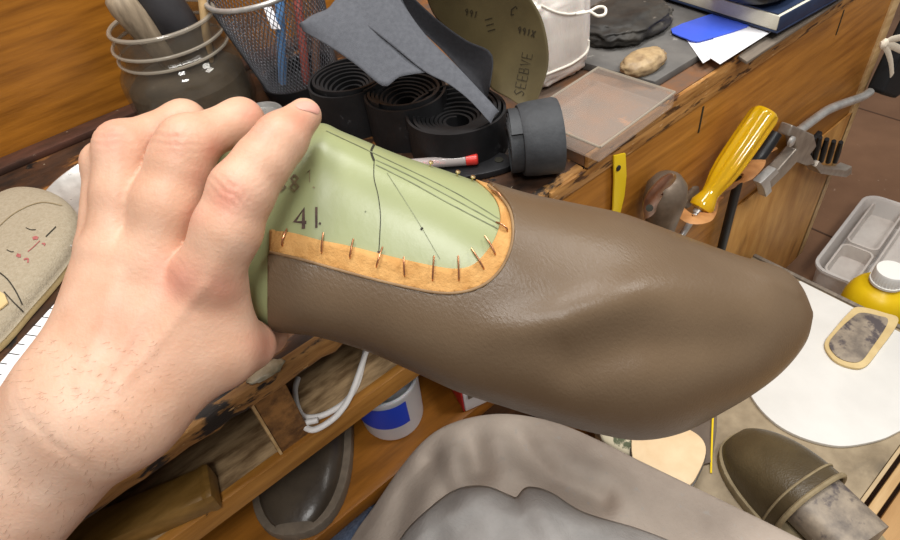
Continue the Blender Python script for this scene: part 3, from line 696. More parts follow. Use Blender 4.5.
# roll on its side
c0, c1 = PZ(504, 160, ZT+.0)+np.array([0, 0, .030]), PZ(556, 166, ZT)+np.array([0, 0, .033])
ra = nrm([c1[0]-c0[0], c1[1]-c0[1], .0]); rl_ = np.linalg.norm(c1-c0)
c0 = PZ(516, 143, ZT+.028); c1 = PZ(555, 135, ZT+.030); ra = nrm([c1[0]-c0[0], c1[1]-c0[1], 0]); rl_ = .045
sr = thing('rubber_roll', 'grey black rubber roll lying on its side beside the clear block', 'rubber roll', (c0[0], c0[1], ZT), 'rolls of black rubber strip')
c0[2] = ZT+.0295
mk('coil', spiral(c0-ra*.005, .008, .0235, 5, .034, .002, ax=ra, start=.5), 'rubberg', sr, angle=35)
mk('outer_wrap', tube([c0+ra*.003, c0+ra*.005, c0+ra*.012, c0+ra*.03, c0+ra*.0325], [.0262, .0272, .028, .0285, .0275], 48), 'rubberg', sr, angle=50)
# sandpaper sheets
def sheet(label, top, bot, mat, bulge=None, name='sandpaper_sheet', n=30, m=26, group='sandpaper sheets'):
    t_ = [P(*q) for q in top]; b_ = [P(*q) for q in bot]; G = coons(t_, b_, n, m, bulge)
    o = mk(name, grid(G), mat, label=label, cat='sandpaper', group=group, recalc=False)
    o.modifiers.new('thick', 'SOLIDIFY').thickness = .0006
    return o, G
sheet('pale grey sandpaper sheet with torn edge leaning over the mesh cup', [(300, 27, 0.4640), (310, 17, 0.4640), (328, 9, 0.4660), (338, -2, 0.4690), (360, -14, 0.4740), (395, -16, 0.4840), (402, 0, 0.4890), (412, 20, 0.4910)],
      [(303, 31, 0.4640), (330, 47, 0.4620), (356, 65, 0.4610), (382, 86, 0.4610), (392, 83, 0.4610), (400, 77, 0.4620), (424, 73, 0.4640), (428, 73, 0.4670)], 'sand', bulge=(0, 0, .004))
sheet('grey sandpaper sheet with a pointed lower corner over the rubber rolls', [(330, -20, 0.4740), (380, -30, 0.4740), (400, 0, 0.4740), (425, 35, 0.4720), (460, 70, 0.4680), (499, 112, 0.4620)],
      [(360, 20, 0.4660), (395, 48, 0.4640), (425, 72, 0.4630), (448, 84, 0.4620), (470, 101, 0.4610), (491, 124, 0.4600)], 'sand', bulge=(0, 0, .002))
sheet('dark curled sandpaper sheet between the grey and the olive sheets', [(372, -30, 0.4890), (400, -14, 0.4870), (437, 19, 0.4830), (466, 40, 0.4780), (492, 54, 0.4720), (490, 87, 0.4700)],
      [(340, -30, 0.4940), (375, -14, 0.4940), (405, 16, 0.4920), (440, 48, 0.4900), (470, 80, 0.4850), (496, 108, 0.4760)], 'sandd', bulge=(.0, .006, -.006))
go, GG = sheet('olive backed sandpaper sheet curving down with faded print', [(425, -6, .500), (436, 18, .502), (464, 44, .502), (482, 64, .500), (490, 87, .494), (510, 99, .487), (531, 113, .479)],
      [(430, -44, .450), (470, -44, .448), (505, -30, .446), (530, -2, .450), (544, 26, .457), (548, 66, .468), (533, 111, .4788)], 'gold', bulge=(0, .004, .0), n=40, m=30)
GB = bvh(grid(GG))
def gtext(s, u, v, sz, ang, w, mat):
    ca, sa = math.cos(ang), math.sin(ang); x = 0
    for ls in text_strokes(s):
        for st_ in ls:
            r_ = stroke(GB, [(u+(x+a*.7)*sz*ca-b*sz*sa, v+(x+a*.7)*sz*sa+b*sz*ca) for a, b in st_], w, .0006, 2, False)
            if r_: mk('printed_mark', r_, mat, go_t, angle=None)
        x += 1.05
go_t = go; LOC[go.name] = LOC[go.name]
gtext('991X', 519, 26, 4.6, .28, 1.2, 'goldink'); gtext('991', 466, 8, 4.6, .28, 1.0, 'goldink'); gtext('C', 514, 5, 7, .5, 1.3, 'goldink')
gtext('SEEBVE', 514, 94, 7.2, -1.36, .8, 'goldink'); gtext('III', 492, 16, 5.5, 1.3, 1.0, 'goldink')
# pen and black tool in front of the rolls
p0, p1 = PZ(392, 166, ZT+.011), PZ(478, 159, ZT+.011)
pn = thing('red_tipped_pen', 'clear pen with red end lying in front of the rubber rolls', 'pen', p0)
a = p1-p0; ln = np.linalg.norm(a)
mk('barrel', lathe([(.004, 0), (.0044, .002), (.0044, ln*.86), (.004, ln*.861)], 20, p0, ax=a), 'clear', pn)
mk('refill', lathe([(.0012, .003), (.0016, .006), (.0016, ln*.80), (0, ln*.805)], 10, p0, ax=a), 'redp', pn)
mk('end_cap', lathe([(.004, ln*.862), (.0046, ln*.865), (.0046, ln*.985), (.0036, ln), (0, ln)], 20, p0, ax=a), 'redp', pn)
kn = thing('black_pliers', 'flat black tool with a hole in its jaw lying under the red tipped pen', 'pliers', PZ(470, 172, ZT))
ko = [(425, 172), (455, 163), (484, 155), (500, 152), (512, 158), (511, 165), (494, 171), (468, 176), (440, 180)]
mk('handle', plate(smooth([PZ(u, v, ZT+.006) for u, v in ko], 4, True), ZT+.0005, .0055, .0015), 'darkmetal', kn)
mk('jaw', plate(smooth([PZ(u, v, ZT+.003) for u, v in [(505, 162), (518, 163), (530, 168), (537, 171), (533, 174), (520, 171), (507, 167)]], 3, True), ZT+.0005, .0028, .0008), 'blackp', kn)
mk('hole', lathe([(.0036, 0), (.0036, .0005), (0, .0006)], 16, PZ(499, 160, ZT+.0062)), 'crack', kn)

# white plastic parcel with string
bgc = PZ(560, 92, ZB)
bb = thing('white_parcel', 'white crinkled plastic parcel tied with string behind the olive sheet', 'parcel', (bgc[0]-.002, bgc[1]+.03, ZB))
bx = PZ(540, 98, ZB); by = PZ(588, 74, ZB); e1 = nrm([by[0]-bx[0], by[1]-bx[1], 0]); e2 = np.array([-e1[1], e1[0], 0])
wd = np.linalg.norm(by-bx); ctr = (bx+by)/2+e2*.036; ctr[2] = ZB+.044
V, Fc = blob((0, 0, 0), (wd*.62, .036, .044), 5, .05, 4, 5.5, 3)
V = ctr+V[:, :1]*e1+V[:, 1:2]*e2+V[:, 2:]*np.array([[0, 0, 1]])
mk('bag', (V, Fc), 'bag', bb, angle=None); BB = bvh((V, Fc))
def drape_tube(B, pts, r, off=.0006):
    L = [hit(B, *p, off) for p in smooth([np.array(q, float) for q in pts], 6)]; L = [x for x in L if x is not None]; return tube(L, r, 8)
mk('string', drape_tube(BB, [(541, 76), (556, 70), (572, 63), (586, 52), (588, 40)], .0011), 'string', bb)
mk('string', drape_tube(BB, [(541, 6), (555, 12), (570, 14), (584, 11)], .001), 'string', bb)
sk = PZ(585, 12, ZB+.078); lpz = [PZ(u, v, ZB+.08-.00*i) for i, (u, v) in enumerate([(576, 14), (588, 12), (598, 7), (605, 8), (605, 14), (598, 16), (590, 12), (582, 13)])]
mk('string_bow', tube(smooth(lpz, 6), .0011, 8), 'string', bb)

# clear block
ab = thing('acrylic_block', 'flat clear acrylic block on the raised board beside the rubber roll', 'block', PZ(620, 110, ZB))
HB = .014
ao = [PZ(u, v, ZB+HB) for u, v in [(598, 67), (676, 92), (600, 148), (545, 108)]]
ao[3] = ao[0]+(ao[2]-ao[1])
mk('slab', plate(ao, ZB+.0005, HB, .0022), 'acrylic', ab)
ao2 = [np.array([q[0], q[1], ZB+HB]) for q in ao]; ctr_ = np.mean(ao2, 0)
for i_ in range(4): mk('edge_highlight', tube([ctr_+(ao2[i_]-ctr_)*.985, ctr_+(ao2[(i_+1) % 4]-ctr_)*.985], .0011, 8), MT['ring'], ab)  # thin pale tubes added as highlight lines along the top edges
tp_ = [PZ(u, v, ZB+.001) for u, v in [(572, 116), (610, 84), (640, 95), (600, 134)]]
# slate with stones
c = PZ(655, 82, ZB+.007); ex = np.array([1.0, -.03, 0]); ey = np.array([.03, 1.0, 0])
q2 = PZ(698, 60, ZB+.007); ex = nrm(q2-c); q3 = PZ(590, 63, ZB+.007); ey = nrm(q3-c)
so = [c+ex*0, c+ex*.115+ey*.01, c+ex*.20+ey*.09, c+ex*.20+ey*.19, c+ey*.20, c+ey*.10-ex*.004]
mk('slate_slab', plate(so, ZB+.0004, .007, .0012), 'slate', label='flat grey slate slab under the black stone and the yellow stone', cat='slate')
c = PZ(633, 30, ZB+.009); mk('black_stone', blob(c+[0, .014, .006], (.050, .040, .0125), 5, .10, 3.5, 2.6, 11), 'lava', label='large flat black stone on the slate slab', cat='stone', angle=None)
c = PZ(643, 66, ZB+.009); mk('yellow_stone', blob(c+[0, 0, .004], (.0245, .0150, .0085), 4, .10, 4, 2.2, 5), 'ystone', label='small yellowish oval stone at the front of the slate slab', cat='stone', angle=None)
# paper, card, book
ZP = ZB+.0082
mk('paper_sheet', plate([PZ(u, v, ZP) for u, v in [(684, 36), (703, 63), (713, 57), (760, 22), (720, 12)]], ZP-.0005, .0005, 0), 'paper', label='white paper sheet under the blue card, left of the two papers', cat='paper', group='papers by the book')
mk('paper_sheet', plate([PZ(u, v, ZP+.0008) for u, v in [(706, 55), (720, 64), (772, 31), (738, 18), (715, 35)]], ZP+.0003, .0005, 0), 'paper', label='white paper sheet in front of the navy book, right of the two papers', cat='paper', group='papers by the book')
bo = [(671, 29), (687, 39), (694, 41), (704, 40), (746, 27), (752, 18), (722, 12), (712, 14)]
mk('blue_card', plate(smooth([PZ(u, v, ZP+.002) for u, v in bo], 3, True), ZP+.0012, .0012, .0003), 'blue', label='bright blue card with rounded corner tucked under the navy book', cat='card')
ZK = ZP+.0028; c = PZ(777, 34, ZK); ex = nrm(PZ(826, 2, ZK+.018)-PZ(781, 27, ZK+.018)); ex[2] = 0; ex = nrm(ex); ey = np.array([-ex[1], ex[0], 0])
q3 = PZ(672, 1, ZK); ey2 = nrm([q3[0]-c[0], q3[1]-c[1], 0])
nb = thing('navy_book', 'thick navy hardback book with cream pages on the papers', 'book', c)
def bk(off, x1, y1, z0, z1, bev): 
    o = [c+ex*off[0]+ey2*off[1], c+ex*x1+ey2*off[1], c+ex*x1+ey2*y1, c+ex*off[0]+ey2*y1]
    return plate(o, z0, z1-z0, bev)
mk('back_cover', bk((0, 0), .17, .2, ZK, ZK+.0016, .0005), 'navy', nb)
mk('page_block', bk((.001, .002), .167, .197, ZK+.0017, ZK+.0150, .0012), 'pages', nb)
mk('spine', bk((.001, .0005), .169, .0019, ZK+.0017, ZK+.0150, .0004), 'navy', nb)
mk('front_cover', bk((.002, .0045), .17, .2, ZK+.0151, ZK+.0165, .0005), 'navy', nb)
bs = PZ(770, -7, ZK+.019)
mk('black_case', blob(bs+[0, .012, .009], (.045, .035, .009), 4, .03, 3, 3.0, 2), 'blackp', label='rounded black case lying on the navy book', cat='case', angle=None)
mk('weathered_slat', plate([PZ(u, v, ZB+.003) for u, v in [(747, 62), (858, -12), (835, -18), (738, 56)]], ZB+.0003, .003, .0006), 'greywood', label='grey weathered wooden slat along the front edge of the raised board', cat='slat')

# felt covered last at the left edge
fo = [(-60, 262), (-30, 216), (0, 202), (22, 194), (45, 195), (64, 202), (77, 214), (81, 232), (74, 256), (60, 276), (34, 306), (-10, 352), (-50, 350)]
ZF = ZT+.006
fp = smooth([PZ(u, v, ZF) for u, v in fo], 6, True)
fl = thing('felt_slipper', 'grey beige felt slipper upper with red pencil marks at the left edge of the worktop', 'slipper', PZ(20, 270, ZT))
mk('sole', plate(shrink(fp, .001), ZT+.0005, .006, .002), 'cream', fl)
FD = dome(fp, ZT+.0066, .018, 14, 2.9); mk('felt_upper', FD, 'felt', fl, angle=None)
FB = bvh(FD)
for pts, w, m_ in (([(0, 273), (8, 280), (16, 292), (22, 305)], 1.3, 'crack'), ([(4, 292), (13, 302), (23, 312)], 1.2, 'crack'), ([(26, 228), (31, 230), (36, 230)], .8, 'crack'), ([(7, 250), (11, 252), (14, 252)], .8, 'crack'),
                   ([(46, 237), (51, 232), (56, 227)], 1.1, 'crack'), ([(33, 239), (36, 238), (38, 239)], 3.2, 'redink'), ([(42, 244), (45, 244), (44, 246)], 1.4, 'redink'), ([(17, 255), (19, 256), (21, 256)], 3.4, 'redink'),
                   ([(24, 260), (28, 259), (28, 263)], 1.6, 'redink'), ([(28, 252), (34, 247), (40, 241)], .8, 'redink'), ([(-10, 236), (14, 214), (40, 203), (62, 206)], .9, 'welt')):
    r_ = stroke(FB, pts, w, .0005)
    if r_: mk('pencil_mark' if m_ == 'redink' else 'stitch_line', r_, m_, fl, angle=None)
lo_ = [hit(FB, u, v, .0006) for u, v in [(-14, 296), (-2, 291), (6, 296), (9, 304), (2, 310), (-10, 315)]]
if all(x is not None for x in lo_): mk('cream_patch', prism(lo_, (0, 0, .0015), .0004), 'cream', fl)
# paper ruler
ro = [PZ(u, v, ZT+.0012) for u, v in [(58, 300), (49, 335), (30, 366), (8, 394), (-40, 440), (-60, 425), (0, 376), (44, 322)]]
rr_ = thing('paper_ruler', 'white paper ruler strip lying between the felt slipper and the wrist', 'ruler', PZ(20, 370, ZT))
a, b = PZ(-60, 428, ZT+.001), PZ(66, 292, ZT+.001); d_ = nrm(b-a); n_ = np.array([d_[1], -d_[0], 0])
mk('strip', plate([a, b, b+n_*.022, a+n_*.022], ZT+.0005, .0008, 0), 'paper', rr_)
L__ = np.linalg.norm(b-a)
for k in range(1, int(L__/.008)):
    s_ = a+d_*.008*k; ll = .009 if k % 2 else .006
    o = [s_, s_+d_*.0006, s_+d_*.0006+n_*ll, s_+n_*ll]; mk('tick_mark', plate(o, ZT+.00135, .0002, 0), 'crack', rr_, angle=None)

# ------------------------------------------------------------------ under the bench
# hammer handle on the shelf
h0, h1 = PZ(211, 487, ZS+.010), PZ(40, 562, ZS+.010); a = nrm(h0-h1); sd_ = np.array([-a[1], a[0], 0])
hm = thing('hammer_handle', 'brown wooden hammer handle lying on the open bench shelf', 'handle', (h1+h0)/2)
V, Fc = obox((h0+h1)/2, a, sd_, (0, 0, 1), np.linalg.norm(h0-h1), .025, .018, .004)
V = V+[0, 0, 0]; mk('shaft', (V, Fc), 'handlewood', hm)
V, Fc = obox(h0-a*.001, a, sd_, (0, 0, 1), .008, .0265, .0195, .004); mk('butt', (V, Fc), 'handlewood', hm)
# cord
def sh(u, v, z=ZS+.003): return PZ(u, v, z)
cpts = [(368, 340), (363, 362), (357, 384), (346, 401), (330, 412), (316, 417), (303, 416), (297, 405), (295, 390), (298, 378)]
mk('white_cable', tube(smooth([sh(u, v) for u, v in cpts]+[], 6), .0022, 10), 'cord', label='white cord looped over the front of the bench shelf, upper loop', cat='cord', group='white cord loops')
cpts = [(366, 352), (352, 392), (340, 412), (326, 424), (312, 430), (303, 424), (318, 420)]
mk('white_cable', tube(smooth([sh(u, v, ZS+.0075) for u, v in cpts], 6), .0022, 10), 'cord', label='white cord lower loop lying on the shelf lip', cat='cord', group='white cord loops')
# tub with blue label
tc_ = PZ(402, 424, ZL); tc_[1] += .012; tb_ = thing('plastic_tub', 'white plastic tub with blue label on the bottom shelf under the bench', 'tub', (tc_[0], tc_[1], ZL))
R_ = .0285
mk('body', lathe([(R_*.8, .0005), (R_*.92, .002), (R_*.97, .006), (R_*1.06, .058), (R_*1.1, .060), (R_*1.1, .063), (R_*1.02, .063), (R_*.92, .008), (0, .006)], 44, (tc_[0], tc_[1], ZL)), 'tub', tb_)
rows = []
vd = math.atan2(-tc_[1], -tc_[0])
for i in range(9):
    z = .024+.031*i/8; rw = R_*(.97+.09*(z-.006)/.052)+.0004
    rows.append([[tc_[0]+rw*math.cos(vd+a), tc_[1]+rw*math.sin(vd+a), ZL+z] for a in np.linspace(-1.3, .42, 26)])
mk('label', grid(rows), 'bluelabel', tb_)
# red and white packet
r0_ = PZ(470, 413, ZL); pk = thing('red_packet', 'red and white packet on the bottom shelf under the held shoe', 'packet', (r0_[0], r0_[1], ZL))
e1 = nrm(PZ(503, 398, ZL)-r0_); e1[2] = 0; e1 = nrm(e1); e2 = np.array([-e1[1], e1[0], 0])
mk('box', obox(r0_+e1*.022+e2*.03+[0, 0, .0165], e1, e2, (0, 0, 1), .05, .055, .032, .0015), 'paper', pk)
mk('red_side', obox(r0_-e1*.0040+e2*.03+[0, 0, .0165], e1, e2, (0, 0, 1), .0012, .054, .031, .0003), 'red', pk)
mk('grey_print', obox(r0_+e1*.008-e2*.0+[0, -.0, .022]+e2*.0018, e1, e2, (0, 0, 1), .014, .0012, .006, .0002), 'mottle', pk)
# dark slipper on bottom shelf
tl, hl_ = PZ(296, 535, ZL+.006), PZ(306, 440, ZL+.006); ax = nrm(hl_-tl); l = .17; c = tl+ax*l/2+[0, 0, 0]
clog('dark_slipper', 'dark grey leather slipper with stitched welt on the bottom shelf', (c[0], c[1], ZL+.0005), math.atan2(-ax[1], -ax[0]), l, .078, .020, MT['dkleather'], M('grey_welt', (104, 92, 78), (122, 108, 92), 90, rough=.6, bump=.4, bscale=300), None, cut=.0, collar=False, wide=1.06)

mk('pale_patch', blob(PZ(266, 371, ZT+.0004), (.012, .006, .0012), 3, .3, 3), M('whitish_patch', (196, 188, 164), (150, 138, 108), 90, rough=.3), label='whitish patch on the worktop edge below the thumb', cat='glue patch', angle=None)  # thin whitish patch on the worktop edge

# ------------------------------------------------------------------ held shoe on its last
def resample(pts, n):
    q = np.array(smooth(pts, 16)); s = np.linspace(0, len(pts)-1, len(q)); t = np.linspace(0, len(pts)-1, n)
    return np.stack([np.interp(t, s, q[:, i]) for i in range(q.shape[1])], 1)
T_ = [(208, 200), (210, 165), (232, 148), (275, 135), (318, 123), (346, 133), (400, 155), (450, 172), (490, 186), (530, 198), (575, 207.5), (620, 217), (660, 231), (700, 246), (740, 260), (770, 268), (788, 277), (800, 292), (808.5, 313)]
B_ = [(210, 215), (220, 285), (240, 316), (262, 326), (290, 329), (320, 333), (370, 348), (420, 370), (460, 388), (510, 404), (555, 418), (600, 430), (640, 436), (680, 429), (720, 409), (755, 388), (782, 366), (802, 340), (808.5, 316)]
DC = [.292, .291, .290, .290, .290, .291, .293, .295, .297, .299, .301, .303, .305, .307, .309, .311, .312, .313, .314]
NF = [.003, .018, .025, .029, .031, .032, .034, .036, .038, .040, .041, .042, .042, .040, .035, .029, .021, .012, .001]
PE = [2.2, 2.6, 3.2, 3.6, 3.8, 3.6, 3.2, 3.0, 2.7, 2.5, 2.4, 2.3, 2.2, 2.1, 2.0, 2, 2, 2, 2]
NS, NP = 260, 200
Tr, Br = resample(T_, NS), resample(B_, NS)
Dr = resample([(d,) for d in DC], NS)[:, 0]; Nr = np.maximum(resample([(d,) for d in NF], NS)[:, 0], .0008); Pr = resample([(d,) for d in PE], NS)[:, 0]
ph = np.linspace(0, 2*np.pi, NP, endpoint=False)+.0
cp_, sp_ = np.cos(ph)[None], np.sin(ph)[None]
ex_ = 2/Pr[:, None]
tt = (1-np.sign(cp_)*np.abs(cp_)**ex_)/2; ff = np.sign(sp_)*np.abs(sp_)**ex_
UV = Tr[:, None]*(1-tt[..., None])+Br[:, None]*tt[..., None]
def segdist(p, pl):
    p = p.reshape(-1, 2); best = np.full(len(p), 1e9)
    for a, b in zip(pl[:-1], pl[1:]):
        a, b = np.array(a, float), np.array(b, float); ab = b-a
        t = np.clip(((p-a)@ab)/(ab@ab), 0, 1); best = np.minimum(best, np.linalg.norm(p-a-t[:, None]*ab, axis=1))
    return best
fw = np.clip(ff, 0, 1)
dep = Dr[:, None]-Nr[:, None]*ff
ridge = [(440, 338), (490, 331), (520, 327), (560, 319), (600, 304), (645, 291), (720, 284)]
r1 = segdist(UV, ridge).reshape(NS, NP); low = [(575, 362), (600, 354), (640, 345), (690, 345), (740, 340)]
r2 = segdist(UV, low).reshape(NS, NP); toe_l = [(690, 246), (730, 262), (765, 277), (794, 292)]; r3 = segdist(UV, toe_l).reshape(NS, NP)
up_ = [(540, 255), (600, 258), (680, 268)]; r4 = segdist(UV, up_).reshape(NS, NP)
fr_ = (fw > .02)
dep = dep-fr_*(.0042*np.clip((UV[..., 0]-455)/110, 0, 1)**1.3*np.exp(-(r1/(19+.05*np.clip(UV[..., 0]-560, 0, 300)))**2)*np.exp(-(np.clip(UV[..., 0]-620, 0, 300)/70)**2)-.0038*np.exp(-(r2/26)**2)+.0020*np.exp(-(r3/7)**2)-.0010*np.exp(-(r4/22)**2))
R3 = np.stack([(UV[..., 0]-450)/F, (UV[..., 1]-270)/F, np.ones((NS, NP))], -1) @ MC.T
BODY = CAM+dep[..., None]*R3
def gridn(G):
    du = np.gradient(G, axis=0); dv = (np.roll(G, -1, 1)-np.roll(G, 1, 1)); n = np.cross(du, dv)
    n /= np.linalg.norm(n, axis=-1, keepdims=True)+1e-12
    c = G.mean(axis=1, keepdims=True)
    if ((G-c)*n).sum() < 0: n = -n
    return n
NB = gridn(BODY)
quads = np.array([[i*NP+j, i*NP+(j+1) % NP, (i+1)*NP+(j+1) % NP, (i+1)*NP+j] for i in range(NS-1) for j in range(NP)])
caps = [list(range(NP)), [(NS-1)*NP+k for k in range(NP)]]
UVf = UV.reshape(-1, 2)
def sdpoly(p, pl):   # negative inside
    pl = [np.array(q, float) for q in pl]; d = segdist(p, pl+[pl[0]]); ins = np.zeros(len(p), bool)
    for a, b in zip(pl, pl[1:]+[pl[0]]):
        c = ((a[1] > p[:, 1]) != (b[1] > p[:, 1])) & (p[:, 0] < (b[0]-a[0])*(p[:, 1]-a[1])/(b[1]-a[1]+1e-12)+a[0]); ins ^= c
    return np.where(ins, -d, d)
oc = [(270, 252), (300, 259), (330, 267.5), (365, 277), (400, 285.5), (436, 292.5), (462, 292), (484, 284.5), (500, 270), (510, 250), (513, 230), (510, 211), (501, 197), (488, 185)]
ic = [(270, 229), (296, 233.5), (320, 240), (350, 246), (400, 258.5), (440, 267), (460, 268.5), (474, 264), (486, 252), (495, 238), (500, 222), (498, 206), (490, 193), (477, 182), (466, 176)]
ocs = [tuple(q) for q in smooth(oc, 5)]; ics = [tuple(q) for q in smooth(ic, 5)]
OUT = ocs+[(474, 165), (466, 100), (100, 100), (100, 420), (269.5, 420), (269.5, 330)]
INN = ics+[(452, 160), (440, 100), (100, 100), (100, 420), (269.5, 420), (269.5, 330)]
sO, sI = sdpoly(UVf, OUT), sdpoly(UVf, INN)
def clip(V, quads, f):
    V = [tuple(v) for v in V]; out = []; cache = {}; f = list(f)
    def cut(a, b):
        k = (min(a, b), max(a, b))
        if k not in cache:
            t = f[a]/(f[a]-f[b]); V.append(tuple(np.array(V[a])*(1-t)+np.array(V[b])*t)); f.append(0.0); cache[k] = len(V)-1
        return cache[k]
    for q in quads:
        s = [f[i] >= 0 for i in q]
        if all(s): out.append(list(q)); continue
        if not any(s): continue
        poly = []
        for k in range(len(q)):
            a, b = q[k], q[(k+1) % len(q)]
            if f[a] >= 0: poly.append(a)
            if (f[a] >= 0) != (f[b] >= 0): poly.append(cut(a, b))
        if len(poly) >= 3: out.append(poly)
    used = sorted({i for q in out for i in q}); mp = {o: n for n, o in enumerate(used)}
    return np.array([V[i] for i in used]), [[mp[i] for i in q] for q in out]
shoe = thing('held_shoe', 'brown leather shoe upper nailed over a green last, gripped in the hand', 'shoe', P(520, 430, .31))
LASTM = (BODY.reshape(-1, 3), [list(q) for q in quads]+caps)
mk('last', LASTM, 'green', shoe, angle=60)
ofs = lambda o: (BODY+NB*o).reshape(-1, 3)
lv = clip(ofs(.0021), quads, sO); lo = mk('leather_upper', lv, 'leather', shoe, angle=None, recalc=False)
md = lo.modifiers.new('thick', 'SOLIDIFY'); md.thickness = .0015; md.offset = -1
bmx = bmesh.new(); bmx.from_mesh(lo.data)
if sum((f.normal.dot(Vector(CAM)-(f.calc_center_median()+Vector(LOC[shoe.name])))) for f in list(bmx.faces)[len(bmx.faces)//2:len(bmx.faces)//2+200]) is None: pass
bmx.free()
fs = np.minimum(np.minimum(-sO+.6, sI), UVf[:, 0]-270.3)
ls = mk('lining_strip', clip(ofs(.0009), quads, fs), 'lining', shoe, angle=None, recalc=False, label='tan suede strip along the edge of the opening')
md = ls.modifiers.new('thick', 'SOLIDIFY'); md.thickness = .0009; md.offset = -1
LB = bvh(LASTM); LTH = bvh((ofs(.0021), quads.tolist()))
e_ = [hit(LTH, *q, .0001) for q in ocs]; e_ = [x for x in e_ if x is not None]
mk('edge_binding', tube(e_, .00065, 8), 'binding', shoe)
nails = [((288.5, 229), (283, 248)), ((324, 233), (322, 255)), ((354, 239), (350, 260)), ((383, 247), (376, 269)), ((404, 257), (405, 278)), ((434, 256), (432.5, 283)), ((458, 256), (459, 283)), ((471, 249), (485, 271)), ((484, 237), (496, 257)), ((495, 224), (508, 233)), ((490, 194), (502, 203))]
for a, b in nails:
    L = []
    for k in range(7):
        s = k/6; L.append(hit(LB, a[0]+(b[0]-a[0])*s, a[1]+(b[1]-a[1])*s, .0017+.0012*math.sin(math.pi*s)-.0022*(k == 6)))
    if all(x is not None for x in L):
        mk('nail', tube(L, [.0004, .00042, .00042, .00042, .00042, .0004, .0002], 8), 'copper', shoe)
for u, v in [(430, 166.5), (457, 176), (472, 181)]:
    h = hit(LB, u, v, .0); 
    if h is not None:
        n = nrm(P(u+3, v-12, .27)-P(u, v, .275)); mk('nail_head', lathe([(.0003, -.002), (.0003, .0022), (.0011, .0022), (.0011, .0028), (0, .003)], 12, h, ax=n), 'brass', shoe)
def ltext(s, u, v, sz, sh, w, m_):
    x = 0
    for ls_ in text_strokes(s):
        for st_ in ls_:
            r_ = stroke(LB, [(u+(x+a*.8)*sz, v+b*sz+(x+a)*sz*sh) for a, b in st_], w, .0004, 3, False)
            if r_: mk('marker_writing', r_, m_, shoe, angle=None)
        x += 1.15
ltext('88', 277, 175, 11.5, .0, 2.2, 'inkf'); ltext('1', 306, 170, 9, .0, 1.0, 'inkf')
ltext('4', 295, 208, 14.5, .05, 3.6, 'ink'); ltext('I', 310.5, 207, 15, 0, 2.4, 'ink')
for pts, w, m_ in (([(374, 145), (371, 152), (374, 161)], 2.2, 'crack'), ([(374, 161), (374, 178), (378, 195), (380.5, 215), (380, 232), (379, 250)], .8, 'crack'), ([(376, 165), (410, 182), (450, 204), (498, 229)], .9, 'pencil'), ([(319, 223), (321, 224)], 2.4, 'ink'), ([(313, 187), (315, 188)], 1.6, 'inkf'),
                   ([(376, 160), (410, 176), (450, 197), (499, 224)], .9, 'pencil'), ([(326, 131), (375, 154), (450, 190), (499, 219)], .7, 'pencil'), ([(387, 173), (414, 215), (440, 259)], .6, 'pencil'),
                   ([(421, 228), (422.5, 229.5)], 3, 'crack'), ([(378, 251), (380, 253)], 2.6, 'ink'), ([(365, 211), (366, 212)], 1.6, 'pencil')):
    r_ = stroke(LB, pts, w, .0003)
    if r_: mk('drawn_line' if m_ == 'pencil' else 'crack', r_, m_, shoe, angle=None)

# ------------------------------------------------------------------ person: hand and forearm from a distance field
def J(u, v, d, r): return P(u, v, d), r*d/F
def caps_sd(X, a, ra, b, rb, fl=None):
    ab = b-a; t = np.clip(((X-a)@ab)/(ab@ab), 0, 1); q = X-a-t[..., None]*ab
    return np.linalg.norm(q, axis=-1)-(ra+(rb-ra)*t)
def smin(a, b, k):
    h = np.clip(.5+.5*(b-a)/k, 0, 1); return b*(1-h)+a*h-k*h*(1-h)
def chain(X, js, k):
    d = None
    for (a, ra), (b, rb) in zip(js[:-1], js[1:]):
        c = caps_sd(X, a, ra, b, rb); d = c if d is None else smin(d, c, k)
    return d
FING = dict(
    index=[J(210, 272, .237, 33), J(228, 228, .232, 32), J(242, 191, .231, 29.5), J(262, 163, .233, 26.5), J(281, 139, .237, 24.5), J(304.5, 115.5, .247, 17)],
    middle=[J(154, 262, .242, 32), J(168, 204, .240, 33), J(181, 160, .239, 29), J(187, 143, .238, 25), J(241, 121, .253, 20.5), J(260, 134, .278, 17)],
    ring=[J(113, 245, .242, 27), J(121, 192, .242, 25.5), J(122, 160, .242, 24), J(122, 146, .242, 22), J(184, 122, .260, 20), J(215, 138, .286, 16)],
    pinky=[J(98, 240, .245, 19), J(104, 163, .246, 18), J(150, 142, .262, 16), J(185, 150, .285, 13)])
PALM = [(J(208, 284, .242, 31), J(132, 398, .243, 40)), (J(150, 272, .243, 30), J(110, 400, .240, 40)), (J(117, 262, .243, 28), J(90, 392, .240, 40)), (J(106, 262, .247, 25), J(80, 375, .243, 36)),
        (J(150, 300, .252, 40), J(120, 380, .250, 44))]
THUMB = [J(140, 402, .246, 40), J(222, 352, .254, 32), J(250, 345, .268, 21), J(268, 336, .300, 15), J(284, 326, .325, 13)]
WEB = [(J(214, 292, .246, 28), J(226, 338, .252, 27))]
ARM = [(J(104, 424, .244, 46), J(-60, 590, .272, 62)), (J(66, 402, .244, 45), J(-112, 540, .272, 62)), (J(-60, 590, .272, 62), J(-220, 760, .32, 66)), (J(-112, 540, .272, 62), J(-270, 712, .32, 66))]
BUMP = [J(176, 262, .222, 17), J(128, 250, .226, 14)]
